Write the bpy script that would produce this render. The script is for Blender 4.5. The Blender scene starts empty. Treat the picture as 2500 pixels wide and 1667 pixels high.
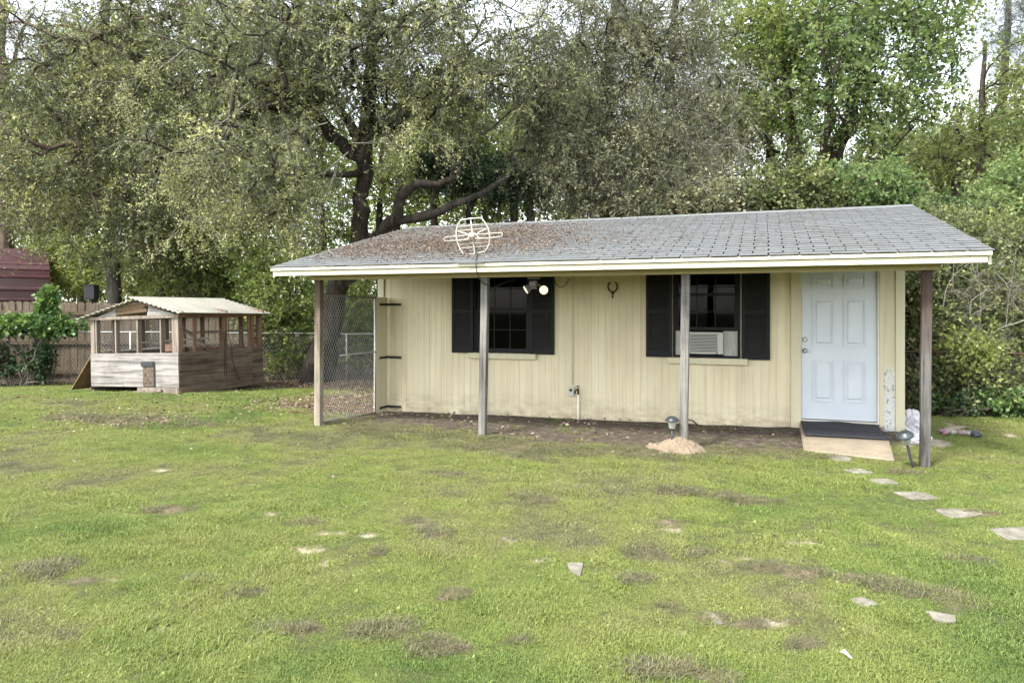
import bpy, math, random
import numpy as np
from mathutils import Vector, Matrix

# ------------------------------------------------------------------ camera / sky / sun / exposure
F_PX, TH, HOR, CAMH = 1706.17, 0.3477, 753.19, 1.62      # solved from the photograph (source pixels 2500 x 1667)
CT, ST = math.cos(TH), math.sin(TH)
scn = bpy.context.scene
COL = scn.collection
cam_d = bpy.data.cameras.new('camera'); cam = bpy.data.objects.new('camera', cam_d); COL.objects.link(cam)
cam.location = (0, 0, CAMH); cam.rotation_euler = (math.pi/2, 0, TH)
cam_d.sensor_width = 36; cam_d.lens = 36*F_PX/2500; cam_d.shift_y = -(833.5-HOR)/2500
cam_d.clip_start = 0.05; cam_d.clip_end = 3000
scn.camera = cam

SUN_EL, SUN_AZ = math.radians(52), math.radians(205)     # azimuth: clockwise from +Y
world = bpy.data.worlds.new('World'); scn.world = world; world.use_nodes = True
wn, wl = world.node_tree.nodes, world.node_tree.links
wn.clear()
sky = wn.new('ShaderNodeTexSky'); sky.sky_type = 'NISHITA'; sky.sun_disc = False
sky.sun_elevation = SUN_EL; sky.sun_rotation = SUN_AZ; sky.dust_density = 1.0; sky.air_density = 1.0; sky.ozone_density = 1.0
hs = wn.new('ShaderNodeHueSaturation'); hs.inputs['Saturation'].default_value = 0.30; hs.inputs['Value'].default_value = 1.0
bg = wn.new('ShaderNodeBackground'); bg.inputs['Strength'].default_value = 0.12
wo = wn.new('ShaderNodeOutputWorld')
wl.new(sky.outputs[0], hs.inputs['Color']); wl.new(hs.outputs[0], bg.inputs[0]); wl.new(bg.outputs[0], wo.inputs[0])
sun_d = bpy.data.lights.new('sun', 'SUN'); sun = bpy.data.objects.new('sun', sun_d); COL.objects.link(sun)
sun_d.energy = 1.5; sun_d.angle = math.radians(12); sun_d.color = (1, .95, .86)
sd = Vector((math.sin(SUN_AZ)*math.cos(SUN_EL), math.cos(SUN_AZ)*math.cos(SUN_EL), math.sin(SUN_EL)))
sun.rotation_euler = sd.to_track_quat('Z', 'Y').to_euler(); sun.location = (0, 0, 30)
scn.view_settings.view_transform = 'Standard'; scn.view_settings.look = 'None'
scn.view_settings.gamma = 1; scn.view_settings.use_curve_mapping = False
scn.view_settings.exposure = 2.45
scn.render.engine = 'CYCLES'
cy = scn.cycles
cy.max_bounces = 6; cy.diffuse_bounces = 3; cy.glossy_bounces = 2; cy.transmission_bounces = 3; cy.transparent_max_bounces = 6
cy.use_denoising = True; cy.denoising_prefilter = 'ACCURATE'; cy.use_adaptive_sampling = True; cy.adaptive_threshold = .012; cy.caustics_reflective = False; cy.caustics_refractive = False
try: cy.denoiser = 'OPENIMAGEDENOISE'
except Exception: pass

# ------------------------------------------------------------------ pixel <-> place
def ray(u, v):
    a = (u-1250)/F_PX; return (CT*a-ST, ST*a+CT, (HOR-v)/F_PX)
def at_depth(u, v, d):
    r = ray(u, v); return np.array((r[0]*d, r[1]*d, CAMH+r[2]*d))
def at_y(u, v, Y):
    return at_depth(u, v, Y/ray(u, v)[1])
def at_z(u, v, z=0.0):
    return at_depth(u, v, (z-CAMH)/ray(u, v)[2])
def xy(u, Y):
    return at_y(u, HOR, Y)[0]
def hy(u, v, Y):
    return at_y(u, v, Y)[2]
def depth_of(x, y): return -ST*x+CT*y
def project(x, y, z):
    d = -ST*x+CT*y; d = np.where(d < .3, .3, d)
    return 1250+F_PX*(CT*x+ST*y)/d, HOR-F_PX*(z-CAMH)/d

# ------------------------------------------------------------------ noise
def _h(ix, iy, seed):
    n = (ix.astype(np.int64)*374761393+iy.astype(np.int64)*668265263+seed*1442695041) & 0x7fffffff
    n = ((n ^ (n >> 13))*1274126177) & 0x7fffffff
    return ((n ^ (n >> 16)) & 0xffff)/65535.0
def vnoise(x, y, seed=0):
    x = np.asarray(x, float); y = np.asarray(y, float)
    ix = np.floor(x); iy = np.floor(y); fx = x-ix; fy = y-iy
    fx = fx*fx*(3-2*fx); fy = fy*fy*(3-2*fy)
    a = _h(ix, iy, seed); b = _h(ix+1, iy, seed); c = _h(ix, iy+1, seed); d = _h(ix+1, iy+1, seed)
    return (a*(1-fx)+b*fx)*(1-fy)+(c*(1-fx)+d*fx)*fy
def fbm(x, y, seed=0, o=4):
    t = 0; s = 0; w = 1
    for i in range(o):
        t = t+w*vnoise(x*2**i+i*17.3, y*2**i+i*9.1, seed+i); s += w; w *= .5
    return t/s
def sstep(e0, e1, x):
    t = np.clip((x-e0)/(e1-e0), 0, 1); return t*t*(3-2*t)

def gz(x, y):
    x = np.asarray(x, float); y = np.asarray(y, float)
    d = depth_of(x, y)
    left = sstep(-5.5, -9.0, x)
    z = -left*(.15*sstep(12.8, 16, d)+.12*sstep(16, 18.5, d))
    z = z-(1-left)*sstep(10.3, 11.6, d)*.22*sstep(1.4, 2.4, x)
    z = z-(1-left)*(1-sstep(1.4, 2.4, x))*.3*sstep(10.6, 13, y)
    z = z+sstep(8.7, 10.1, y)*(1-sstep(10.2, 10.8, y))*sstep(-6.6, -5.8, x)*sstep(2.0, 1.6, x)*np.clip(-.07+(x+5.8)*.0137, -.1, .03)
    z = z+.030*(fbm(x*.9, y*.9, 3, 3)-.5)+.012*(vnoise(x*5, y*5, 8)-.5)
    z = z-.3*sstep(22, 60, d)
    return z
def gz1(x, y): return float(gz(np.array([x]), np.array([y]))[0])

# ------------------------------------------------------------------ mesh helpers
def np_mesh(name, V, F, attr=None, smooth=False):
    V = np.asarray(V, np.float32); F = np.asarray(F, np.int32)
    me = bpy.data.meshes.new(name); k = F.shape[1]
    me.vertices.add(len(V)); me.vertices.foreach_set('co', V.ravel())
    me.loops.add(F.size); me.loops.foreach_set('vertex_index', F.ravel())
    me.polygons.add(len(F)); me.polygons.foreach_set('loop_start', np.arange(0, F.size, k, dtype=np.int32))
    if smooth: me.polygons.foreach_set('use_smooth', np.ones(len(F), bool))
    for n, (dom, arr) in (attr or {}).items():
        a = me.attributes.new(n, 'FLOAT', dom); a.data.foreach_set('value', np.asarray(arr, np.float32))
    me.update(calc_edges=True)
    return me
def root_loc(p):
    if p is None: return Vector((0, 0, 0))
    while p.parent: p = p.parent
    return p.location.copy() if not p.get('_local') else Vector((0, 0, 0))
def link(name, me, mat=None, parent=None, loc=(0, 0, 0), rot=None):
    o = bpy.data.objects.new(name, me); COL.objects.link(o)
    if mat and me and not me.materials: me.materials.append(mat)
    o.location = loc
    if rot is not None: o.rotation_euler = rot
    if parent: o.parent = parent
    return o
def tag(o, label=None, cat=None, group=None, kind=None):
    if label: o['label'] = label
    if cat: o['category'] = cat
    if group: o['group'] = group
    if kind: o['kind'] = kind
    return o
def thing(name, label, cat, loc=(0, 0, 0), rot=None, group=None, local=False):
    o = bpy.data.objects.new(name, None); COL.objects.link(o); o.empty_display_size = .1
    o.location = loc
    if rot is not None: o.rotation_euler = rot
    if local: o['_local'] = 1
    return tag(o, label, cat, group)
def copy_tree(o, parent=None):
    c = o.copy(); COL.objects.link(c); c.parent = parent
    for ch in o.children: copy_tree(ch, c)
    return c

class B:
    """collects shapes into one mesh; coordinates are world (or local for things marked local)"""
    def __init__(s): s.v = []; s.f = []; s.sm = []
    def add(s, V, F, smooth=False):
        n = len(s.v); s.v += [tuple(map(float, p)) for p in V]; s.f += [tuple(int(i)+n for i in f) for f in F]; s.sm += [smooth]*len(F); return s
    def box(s, a, b, M=None):
        x0, y0, z0 = a; x1, y1, z1 = b
        V = [(x0,y0,z0),(x1,y0,z0),(x1,y1,z0),(x0,y1,z0),(x0,y0,z1),(x1,y0,z1),(x1,y1,z1),(x0,y1,z1)]
        if M is not None: V = [M @ Vector(p) for p in V]
        return s.add(V, [(0,3,2,1),(4,5,6,7),(0,1,5,4),(1,2,6,5),(2,3,7,6),(3,0,4,7)])
    def cbox(s, c, d, M=None):
        return s.box((c[0]-d[0]/2, c[1]-d[1]/2, c[2]-d[2]/2), (c[0]+d[0]/2, c[1]+d[1]/2, c[2]+d[2]/2), M)
    def bar(s, p, q, w, h, up=(0, 0, 1)):
        p = Vector(p); q = Vector(q); d = (q-p); L = d.length; d.normalize(); up = Vector(up)
        if abs(d.dot(up)) > .98: up = Vector((0, 1, 0))
        x = d.cross(up).normalized(); z = x.cross(d)
        M = Matrix((x, d, z)).transposed().to_4x4(); M.translation = p
        return s.box((-w/2, 0, -h/2), (w/2, L, h/2), M)
    def tube(s, P, R, n=8, caps=True, smooth=True, closed=False):
        P = [Vector(p) for p in P]; m = len(P)
        if not hasattr(R, '__len__'): R = [R]*m
        V = []; F = []; prev = None
        for i, p in enumerate(P):
            if closed: t = P[(i+1) % m]-P[i-1]
            else: t = P[min(i+1, m-1)]-P[max(i-1, 0)]
            t.normalize()
            if prev is None:
                r = Vector((0, 0, 1)) if abs(t.z) < .9 else Vector((1, 0, 0))
                x = t.cross(r).normalized()
            else:
                x = (prev-t*prev.dot(t)).normalized()
            prev = x; y = t.cross(x)
            for k in range(n):
                a = 2*math.pi*k/n; V.append(p+(x*math.cos(a)+y*math.sin(a))*R[i])
        for i in range(m if closed else m-1):
            for k in range(n):
                j = (i+1) % m
                F.append((i*n+k, i*n+(k+1) % n, j*n+(k+1) % n, j*n+k))
        s.add(V, F, smooth)
        if caps and not closed:
            nn = len(s.v)-len(V)
            s.f.append(tuple(nn+k for k in reversed(range(n)))); s.f.append(tuple(nn+(m-1)*n+k for k in range(n))); s.sm += [False, False]
        return s
    def lathe(s, prof, c=(0, 0, 0), n=20, M=None, smooth=True):
        V = []; F = []; m = len(prof)
        for r, z in prof:
            for k in range(n):
                a = 2*math.pi*k/n; V.append(Vector((c[0]+r*math.cos(a), c[1]+r*math.sin(a), c[2]+z)))
        for i in range(m-1):
            for k in range(n): F.append((i*n+k, i*n+(k+1) % n, (i+1)*n+(k+1) % n, (i+1)*n+k))
        if M is not None: V = [M @ p for p in V]
        s.add(V, F, smooth)
        nn = len(s.v)-len(V)
        s.f.append(tuple(nn+k for k in reversed(range(n)))); s.f.append(tuple(nn+(m-1)*n+k for k in range(n))); s.sm += [False, False]
        return s
    def prism(s, poly, axis, a, b):
        """poly: list of 2-d points in the plane across axis ('x','y','z'), extruded from a to b"""
        def P(p, t):
            return {'x': (t, p[0], p[1]), 'y': (p[0], t, p[1]), 'z': (p[0], p[1], t)}[axis]
        n = len(poly); V = [P(p, a) for p in poly]+[P(p, b) for p in poly]
        F = [tuple(range(n)), tuple(reversed(range(n, 2*n)))]+[(i, i+n, (i+1) % n+n, (i+1) % n) for i in range(n)]
        return s.add(V, F)
    def mesh(s, name, off=Vector((0, 0, 0))):
        me = bpy.data.meshes.new(name)
        me.from_pydata([(v[0]-off.x, v[1]-off.y, v[2]-off.z) for v in s.v], [], s.f)
        me.polygons.foreach_set('use_smooth', s.sm); 
        import bmesh
        bm = bmesh.new(); bm.from_mesh(me); bmesh.ops.recalc_face_normals(bm, faces=bm.faces[:]); bm.to_mesh(me); bm.free()
        me.update(); return me
    def build(s, name, mat, parent=None, bevel=0):
        o = link(name, s.mesh(name, root_loc(parent)), mat, parent)
        if bevel:
            m = o.modifiers.new('bevel', 'BEVEL'); m.width = bevel; m.segments = 1; m.limit_method = 'ANGLE'
        return o

# ------------------------------------------------------------------ materials
class MT:
    def __init__(s, name, rough=.8, spec=.3):
        s.m = bpy.data.materials.new(name); s.m.use_nodes = True; s.t = s.m.node_tree; s.n = s.t.nodes; s.l = s.t.links
        s.b = s.n['Principled BSDF']; s.b.inputs['Roughness'].default_value = rough
        s.b.inputs['Specular IOR Level'].default_value = spec; s.out = s.n['Material Output']
    def coord(s, scale=(1, 1, 1), rnd=False, space='Object'):
        if space == 'World': src = s.n.new('ShaderNodeNewGeometry').outputs['Position']
        else: src = s.n.new('ShaderNodeTexCoord').outputs[space]
        if rnd:
            oi = s.n.new('ShaderNodeObjectInfo'); mu = s.n.new('ShaderNodeMath'); mu.operation = 'MULTIPLY'; mu.inputs[1].default_value = 37.0
            s.l.new(oi.outputs['Random'], mu.inputs[0])
            ad = s.n.new('ShaderNodeVectorMath'); ad.operation = 'ADD'; s.l.new(src, ad.inputs[0]); s.l.new(mu.outputs[0], ad.inputs[1]); src = ad.outputs[0]
        mp = s.n.new('ShaderNodeMapping'); mp.inputs['Scale'].default_value = scale; s.l.new(src, mp.inputs[0]); return mp.outputs[0]
    def noise(s, vec, scale=1, detail=4, rough=.55, dist=0):
        t = s.n.new('ShaderNodeTexNoise'); t.inputs['Scale'].default_value = scale; t.inputs['Detail'].default_value = detail
        t.inputs['Roughness'].default_value = rough; t.inputs['Distortion'].default_value = dist
        if vec is not None: s.l.new(vec, t.inputs['Vector'])
        return t.outputs['Fac']
    def ramp(s, fac, stops, interp='LINEAR'):
        r = s.n.new('ShaderNodeValToRGB'); r.color_ramp.interpolation = interp
        e = r.color_ramp.elements
        while len(e) < len(stops): e.new(.5)
        for el, (p, c) in zip(e, stops):
            el.position = p; el.color = (c[0], c[1], c[2], 1) if hasattr(c, '__len__') else (c, c, c, 1)
        s.l.new(fac, r.inputs[0]); return r.outputs[0]
    def mix(s, fac, a, b, mode='MIX'):
        x = s.n.new('ShaderNodeMix'); x.data_type = 'RGBA'; x.blend_type = mode
        for i, val in ((0, fac), (6, a), (7, b)):
            if hasattr(val, 'is_linked'): s.l.new(val, x.inputs[i])
            elif i == 0: x.inputs[0].default_value = val
            else: x.inputs[i].default_value = (*val, 1) if hasattr(val, '__len__') else (val, val, val, 1)
        return x.outputs[2]
    def math(s, op, a, b=0.0):
        x = s.n.new('ShaderNodeMath'); x.operation = op
        for i, val in ((0, a), (1, b)):
            if hasattr(val, 'is_linked'): s.l.new(val, x.inputs[i])
            else: x.inputs[i].default_value = val
        return x.outputs[0]
    def attr(s, name, typ='GEOMETRY'):
        a = s.n.new('ShaderNodeAttribute'); a.attribute_name = name; a.attribute_type = typ; return a.outputs['Fac']
    def orand(s): return s.n.new('ShaderNodeObjectInfo').outputs['Random']
    def sep(s, vec, i):
        x = s.n.new('ShaderNodeSeparateXYZ'); s.l.new(vec, x.inputs[0]); return x.outputs[i]
    def col(s, c):
        if hasattr(c, 'is_linked'): s.l.new(c, s.b.inputs['Base Color'])
        else: s.b.inputs['Base Color'].default_value = (*c, 1)
        return s
    def rough(s, r):
        s.l.new(r, s.b.inputs['Roughness']); return s
    def bump(s, h, strength=.3, dist=.01):
        x = s.n.new('ShaderNodeBump'); x.inputs['Strength'].default_value = strength; x.inputs['Distance'].default_value = dist
        s.l.new(h, x.inputs['Height']); s.l.new(x.outputs[0], s.b.inputs['Normal']); return s

MAT = {}
def simple(name, c, rough=.7, spec=.3, var=.12, scale=6, metal=0, bump=0):
    t = MT(name, rough, spec); n = t.noise(t.coord(rnd=True), scale, 5)
    lo = tuple(max(0, x*(1-var)) for x in c); hi = tuple(min(1, x*(1+var)) for x in c)
    t.col(t.ramp(n, [(.3, lo), (.7, hi)])); t.b.inputs['Metallic'].default_value = metal
    if bump: t.bump(n, bump, .01)
    MAT[name] = t.m; return t.m

def wood(name, light, dark, axis='z', scale=1.0, crack=.5, rough=.85, extra=None, freq=26):
    """weathered timber: grain stretched along one axis, dark checks and knots"""
    t = MT(name, rough, .2)
    def K(f, s): return tuple({'x': (s, f, f), 'y': (f, s, f), 'z': (f, f, s)}[axis])
    g = t.noise(t.coord(K(freq*scale, 1.1*scale), rnd=True), 1, 6, .68, .5)
    g2 = t.noise(t.coord(K(freq*.8*scale, .7*scale), rnd=True), 1, 5, .6, .9)
    bl = t.noise(t.coord((3, 3, 3), rnd=True), 1, 5, .65); kn = t.noise(t.coord(K(9, 3.2), rnd=True), 1, 2)
    mid = tuple((a+b)/2 for a, b in zip(light, dark))
    c = t.ramp(g, [(.33, dark), (.48, mid), (.62, light)])
    c = t.mix(t.math('MULTIPLY', t.ramp(g2, [(.40, 1.0), (.47, 0.0)]), crack), c, tuple(x*.22 for x in dark))
    c = t.mix(.38, c, t.mix(t.ramp(bl, [(.3, 0.0), (.7, 1.0)]), tuple(x*.45 for x in mid), tuple(min(1, x*1.5) for x in mid)))
    c = t.mix(t.ramp(kn, [(.72, 0.0), (.78, .8)]), c, tuple(x*.3 for x in dark))
    if extra: c = extra(t, c)
    t.col(c).bump(g, .7, .006); MAT[name] = t.m; return t.m

def siding():
    t = MT('cream_siding_paint', .75, .25)
    g = t.noise(t.coord((18, 18, .9), rnd=True), 1, 5, .6)
    f = t.noise(t.coord((1, 1, .6), space='World'), 1.7, 5)
    c = t.ramp(g, [(.25, (.56, .485, .31)), (.5, (.65, .575, .385)), (.75, (.69, .62, .445))])
    c = t.mix(t.ramp(f, [(.38, 0.0), (.72, .6)]), c, (.46, .39, .255))
    streak = t.noise(t.coord((26, 26, .55), space='World'), 1, 4, .6)
    c = t.mix(t.math('MULTIPLY', t.ramp(streak, [(.56, 0.0), (.70, 1.0)]), .45), c, (.30, .25, .16))
    fine = t.noise(t.coord((70, 70, 9), rnd=True), 1, 4, .7)
    c = t.mix(t.math('MULTIPLY', t.ramp(fine, [(.60, 0.0), (.72, 1.0)]), .4), c, (.27, .225, .15))
    z = t.sep(t.coord(space='World'), 2)
    sp = t.noise(t.coord((3, 3, 7), space='World'), 1.5, 6, .65)
    lowm = t.math('MULTIPLY', t.ramp(z, [(0.0, 1.0), (.34, 0.0)]), t.ramp(sp, [(.40, 0.0), (.62, .8)]))
    c = t.mix(lowm, c, (.26, .20, .125))
    c = t.mix(.25, c, t.mix(t.orand(), (.46, .40, .275), (.66, .60, .45)))
    t.col(c).bump(g, .25, .004); MAT['siding'] = t.m
siding()
def trimpaint(name, c0, axis, peel=.68):
    t = MT(name, .6, .35)
    k = {'x': (.8, 14, 14), 'z': (14, 14, .8), 'y': (14, .8, 14)}[axis]
    g = t.noise(t.coord(k, rnd=True), 1, 5, .6)
    c = t.ramp(g, [(.3, tuple(x*.88 for x in c0)), (.65, c0)])
    k2 = {'x': (2.2, 9, 9), 'z': (9, 9, 2.2), 'y': (9, 2.2, 9)}[axis]
    p = t.noise(t.coord(k2, rnd=True), 1.3, 6, .75, .5)
    c = t.mix(t.ramp(p, [(peel, 0.0), (peel+.03, .8)]), c, (.22, .20, .16))
    t.col(c).bump(g, .2, .003); MAT[name] = t.m
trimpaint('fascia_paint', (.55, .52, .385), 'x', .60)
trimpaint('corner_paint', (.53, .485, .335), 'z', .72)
trimpaint('soffit_shade_paint', (.42, .36, .20), 'x', .72)  # same cream paint, porch shade put into its darker colour
def peeling():
    t = MT('peeling_strip', .7, .3)
    g = t.noise(t.coord((14, 14, 1)), 1, 5)
    c = t.ramp(g, [(.3, (.45, .40, .275)), (.7, (.52, .475, .33))])
    z = t.sep(t.coord(space='World'), 2)
    n = t.noise(t.coord((30, 30, 12), space='World'), 1, 6, .75)
    zone = t.ramp(z, [(.02, 1.0), (.75, .75), (.95, 0.0)])
    c = t.mix(t.math('MULTIPLY', zone, t.ramp(n, [(.40, 0.0), (.46, 1.0)])), c, (.55, .55, .53))
    c = t.mix(t.math('MULTIPLY', zone, t.ramp(n, [(.55, 0.0), (.58, .9)])), c, (.10, .10, .10))
    t.col(c); MAT['peeling'] = t.m
peeling()
def door_paint():
    t = MT('white_door_paint', .38, .45)
    n = t.noise(t.coord((2, 2, 2)), 1, 5)
    c = t.ramp(n, [(.3, (.47, .505, .545)), (.7, (.53, .56, .59))])
    ch = t.noise(t.coord((30, 30, 22), space='World'), 1, 5, .8)
    z = t.sep(t.coord(space='World'), 2)
    c = t.mix(t.math('MULTIPLY', t.ramp(z, [(.12, 1.0), (.5, 0.0)]), t.ramp(ch, [(.70, 0.0), (.73, .6)])), c, (.30, .29, .27))
    t.col(c); MAT['door'] = t.m
door_paint()
def shingle():
    t = MT('grey_shingle', .9, .2)
    fine = t.noise(t.coord((1, 1, 1), rnd=True), 110, 3, .7)
    big = t.noise(t.coord(space='World'), 1.1, 5); str_ = t.noise(t.coord((7, .8, .8), space='World'), 1, 5, .65)
    c = t.ramp(fine, [(.3, (.100, .106, .108)), (.7, (.195, .204, .206))])
    c = t.mix(t.ramp(big, [(.3, .35), (.6, 0.0)]), c, (.12, .122, .114))
    c = t.mix(t.math('MULTIPLY', t.ramp(str_, [(.5, 0.0), (.7, 1.0)]), .3), c, (.075, .076, .07))
    at = t.math('ADD', t.orand(), t.attr('tint'))
    c = t.mix(.16, c, t.mix(t.math('FRACT', at), (.095, .10, .10), (.19, .20, .205)))
    t.col(c).bump(fine, .3, .002); MAT['shingle'] = t.m
shingle()
def sandy(name, a, b, scale=40):
    t = MT(name, .95, .1); n = t.noise(t.coord(), scale, 6, .7); m = t.noise(t.coord(), 4, 4)
    c = t.ramp(n, [(.3, a), (.7, b)]); c = t.mix(t.ramp(m, [(.35, .4), (.65, 0.0)]), c, tuple(x*.65 for x in a))
    t.col(c).bump(n, .6, .01); MAT[name] = t.m
sandy('sand', (.15, .115, .08), (.31, .25, .18), 45)
sandy('concrete', (.21, .175, .125), (.33, .285, .215), 30)
sandy('stone', (.12, .11, .085), (.29, .275, .225), 14)
sandy('old_wall', (.30, .26, .17), (.36, .32, .22), 8)

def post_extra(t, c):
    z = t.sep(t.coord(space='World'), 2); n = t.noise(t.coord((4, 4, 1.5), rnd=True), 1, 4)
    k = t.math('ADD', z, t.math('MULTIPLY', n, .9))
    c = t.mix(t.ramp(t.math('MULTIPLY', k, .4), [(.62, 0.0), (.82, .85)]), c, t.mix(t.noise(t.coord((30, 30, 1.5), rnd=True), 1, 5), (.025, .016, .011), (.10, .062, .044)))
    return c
wood('grey_post', (.25, .237, .215), (.04, .038, .036), 'z', 1, .85, freq=22)
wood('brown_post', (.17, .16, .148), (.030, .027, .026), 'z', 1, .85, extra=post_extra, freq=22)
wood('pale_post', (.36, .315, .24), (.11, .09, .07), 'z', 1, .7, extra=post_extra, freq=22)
wood('coop_panel', (.37, .35, .325), (.105, .092, .08), 'x', 1, .75, freq=24)
wood('coop_side', (.18, .142, .105), (.05, .036, .026), 'y', 1, .9, freq=22)
wood('coop_stud', (.31, .265, .215), (.10, .078, .058), 'z', .9, .5)
wood('coop_brown', (.25, .155, .10), (.085, .048, .030), 'z', .9, .5)
wood('gable_board', (.20, .135, .08), (.055, .036, .022), 'x', .9, .6)
wood('picket', (.20, .16, .115), (.08, .06, .042), 'z', .8, .35)
wood('rail_wood', (.17, .132, .092), (.068, .05, .034), 'x', .8, .35)
wood('lean_board', (.28, .19, .10), (.12, .075, .042), 'z', .5, .3)
def tin():
    t = MT('weathered_tin', .55, .4); n = t.noise(t.coord((1.5, 10, 3)), 1, 6); st = t.noise(t.coord((1, 1, 1)), 9, 6, .7)
    c = t.ramp(n, [(.3, (.33, .32, .27)), (.7, (.46, .445, .39))]); c = t.mix(t.ramp(st, [(.62, 0.0), (.72, .7)]), c, (.22, .17, .11))
    t.col(c); MAT['tin'] = t.m
tin()
def maroon():
    t = MT('maroon_metal', .38, .5); n = t.noise(t.coord(), 2, 4)
    t.col(t.ramp(n, [(.3, (.050, .019, .021)), (.7, (.068, .027, .029))])); MAT['maroon'] = t.m
maroon()
simple('black_shutter', (.005, .005, .0055), .6, .22)
simple('sash_black', (.006, .006, .0065), .6, .22)
simple('black_iron', (.022, .018, .018), .6, .4)
simple('dark_plastic', (.03, .032, .036), .45, .4)
simple('louvre_lit_black', (.020, .019, .018), .5, .35)  # shutter black lightened: light caught by the slats is in the colour
simple('lamp_cap', (.028, .034, .038), .4, .5)
simple('rust_iron', (.055, .03, .02), .7, .3)
simple('ac_white', (.40, .395, .365), .5, .4, .06)
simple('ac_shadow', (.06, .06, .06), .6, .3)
simple('pvc', (.74, .70, .58), .45, .4, .06)
simple('grey_box', (.46, .44, .37), .6, .3)
simple('bag_white', (.45, .44, .46), .35, .5, .06)
simple('rope_pink', (.26, .17, .175), .9, .1, .3, 40)
simple('rope_blue', (.085, .095, .11), .9, .1, .3, 40)
simple('rope_white', (.30, .285, .25), .9, .1, .3, 40)
simple('paper', (.44, .44, .45), .7, .2, .05)
simple('antenna_paint', (.45, .43, .345), .5, .4, .08)
simple('galvanised', (.40, .41, .40), .45, .5, .15, metal=.5)
simple('galv_dark', (.16, .16, .15), .6, .4, .2, metal=.4)
simple('lamp_grey', (.10, .088, .083), .5, .4)
simple('dark_bin', (.012, .013, .016), .5, .4)
simple('interior', (.05, .045, .04), .9, .1)
simple('steel', (.30, .29, .28), .3, .5, .05, metal=.9)
simple('door_frame', (.62, .60, .50), .5, .4, .06)
def mat_rubber():
    t = MT('door_mat', .95, .1); v = t.coord(); n = t.noise(v, 130, 3, .8)
    w = t.n.new('ShaderNodeTexWave'); w.inputs['Scale'].default_value = 22; w.inputs['Distortion'].default_value = 3; t.l.new(v, w.inputs[0])
    c = t.ramp(n, [(.40, (.018, .018, .022)), (.62, (.10, .10, .11)), (.75, (.28, .28, .30))]); c = t.mix(t.math('MULTIPLY', w.outputs['Fac'], .4), c, (.02, .02, .024))
    t.col(c).bump(n, 1, .01); MAT['mat'] = t.m
mat_rubber()
def glass():
    m = bpy.data.materials.new('window_glass'); m.use_nodes = True; n = m.node_tree.nodes; l = m.node_tree.links; n.clear()
    tr = n.new('ShaderNodeBsdfTransparent'); tr.inputs[0].default_value = (.4, .42, .41, 1)
    gl = n.new('ShaderNodeBsdfGlossy'); gl.inputs['Roughness'].default_value = .03; gl.inputs[0].default_value = (.9, .9, .9, 1)
    fr = n.new('ShaderNodeFresnel'); fr.inputs[0].default_value = 1.16   # lowered index: weakens the sky reflection to keep the panes dark
    mx = n.new('ShaderNodeMixShader'); o = n.new('ShaderNodeOutputMaterial')
    l.new(fr.outputs[0], mx.inputs[0]); l.new(tr.outputs[0], mx.inputs[1]); l.new(gl.outputs[0], mx.inputs[2]); l.new(mx.outputs[0], o.inputs[0]); MAT['glass'] = m
    m = bpy.data.materials.new('lamp_glass'); m.use_nodes = True; b = m.node_tree.nodes['Principled BSDF']
    b.inputs['Base Color'].default_value = (.55, .58, .52, 1); b.inputs['Roughness'].default_value = .25; b.inputs['Transmission Weight'].default_value = .5; MAT['lamp_glass'] = m
    m = bpy.data.materials.new('lit_lens'); m.use_nodes = True; b = m.node_tree.nodes['Principled BSDF']
    b.inputs['Base Color'].default_value = (.25, .24, .18, 1); b.inputs['Emission Color'].default_value = (1, .93, .62, 1); b.inputs['Emission Strength'].default_value = .21; m.cycles.emission_sampling = 'NONE'; MAT['lit_lens'] = m
glass()
def bark(name, a, b, sc=1.0):
    t = MT(name, .95, .1); v = t.coord((9*sc, 9*sc, 2.2*sc), space='World'); n = t.noise(v, 1, 6, .65, .6); f = t.noise(t.coord(space='World'), 2, 4)
    c = t.ramp(n, [(.35, a), (.65, b)]); c = t.mix(t.ramp(f, [(.4, .5), (.7, 0.0)]), c, a)
    t.col(c).bump(n, .9, .03); MAT[name] = t.m
bark('bark_dark', (.018, .015, .012), (.085, .072, .058))
bark('bark_grey', (.05, .044, .038), (.15, .135, .115))
bark('bark_brown', (.055, .042, .032), (.16, .125, .095))
bark('twig_pale', (.15, .14, .115), (.34, .33, .27), 4)
bark('twig_grey', (.10, .088, .07), (.22, .20, .16), 4)
def leafmat(name, stops, trans=.35, gloss=.35, rough=.45):
    m = bpy.data.materials.new(name); m.use_nodes = True; t = MT.__new__(MT); t.m = m; t.t = m.node_tree; t.n = t.t.nodes; t.l = t.t.links
    t.b = t.n['Principled BSDF']; t.out = t.n['Material Output']
    t.b.inputs['Roughness'].default_value = rough; t.b.inputs['Specular IOR Level'].default_value = gloss
    c = t.ramp(t.attr('tint'), stops)
    t.col(c)
    tr = t.n.new('ShaderNodeBsdfTranslucent'); t.l.new(t.mix(.5, c, t.mix(1.0, c, (1.0, .95, .45), 'MULTIPLY')), tr.inputs[0])
    mx = t.n.new('ShaderNodeMixShader'); mx.inputs[0].default_value = trans
    t.l.new(t.b.outputs[0], mx.inputs[1]); t.l.new(tr.outputs[0], mx.inputs[2]); t.l.new(mx.outputs[0], t.out.inputs[0]); MAT[name] = m
leafmat('leaf_oak', [(0, (.034, .048, .022)), (.4, (.110, .135, .058)), (.75, (.23, .255, .115)), (1, (.46, .46, .20))], .36)
leafmat('leaf_grey', [(0, (.036, .046, .024)), (.4, (.115, .138, .070)), (.8, (.26, .275, .155)), (1, (.36, .34, .20))], .36)
leafmat('leaf_green', [(0, (.050, .100, .035)), (.45, (.150, .230, .080)), (1, (.31, .38, .15))], .52)
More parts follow.
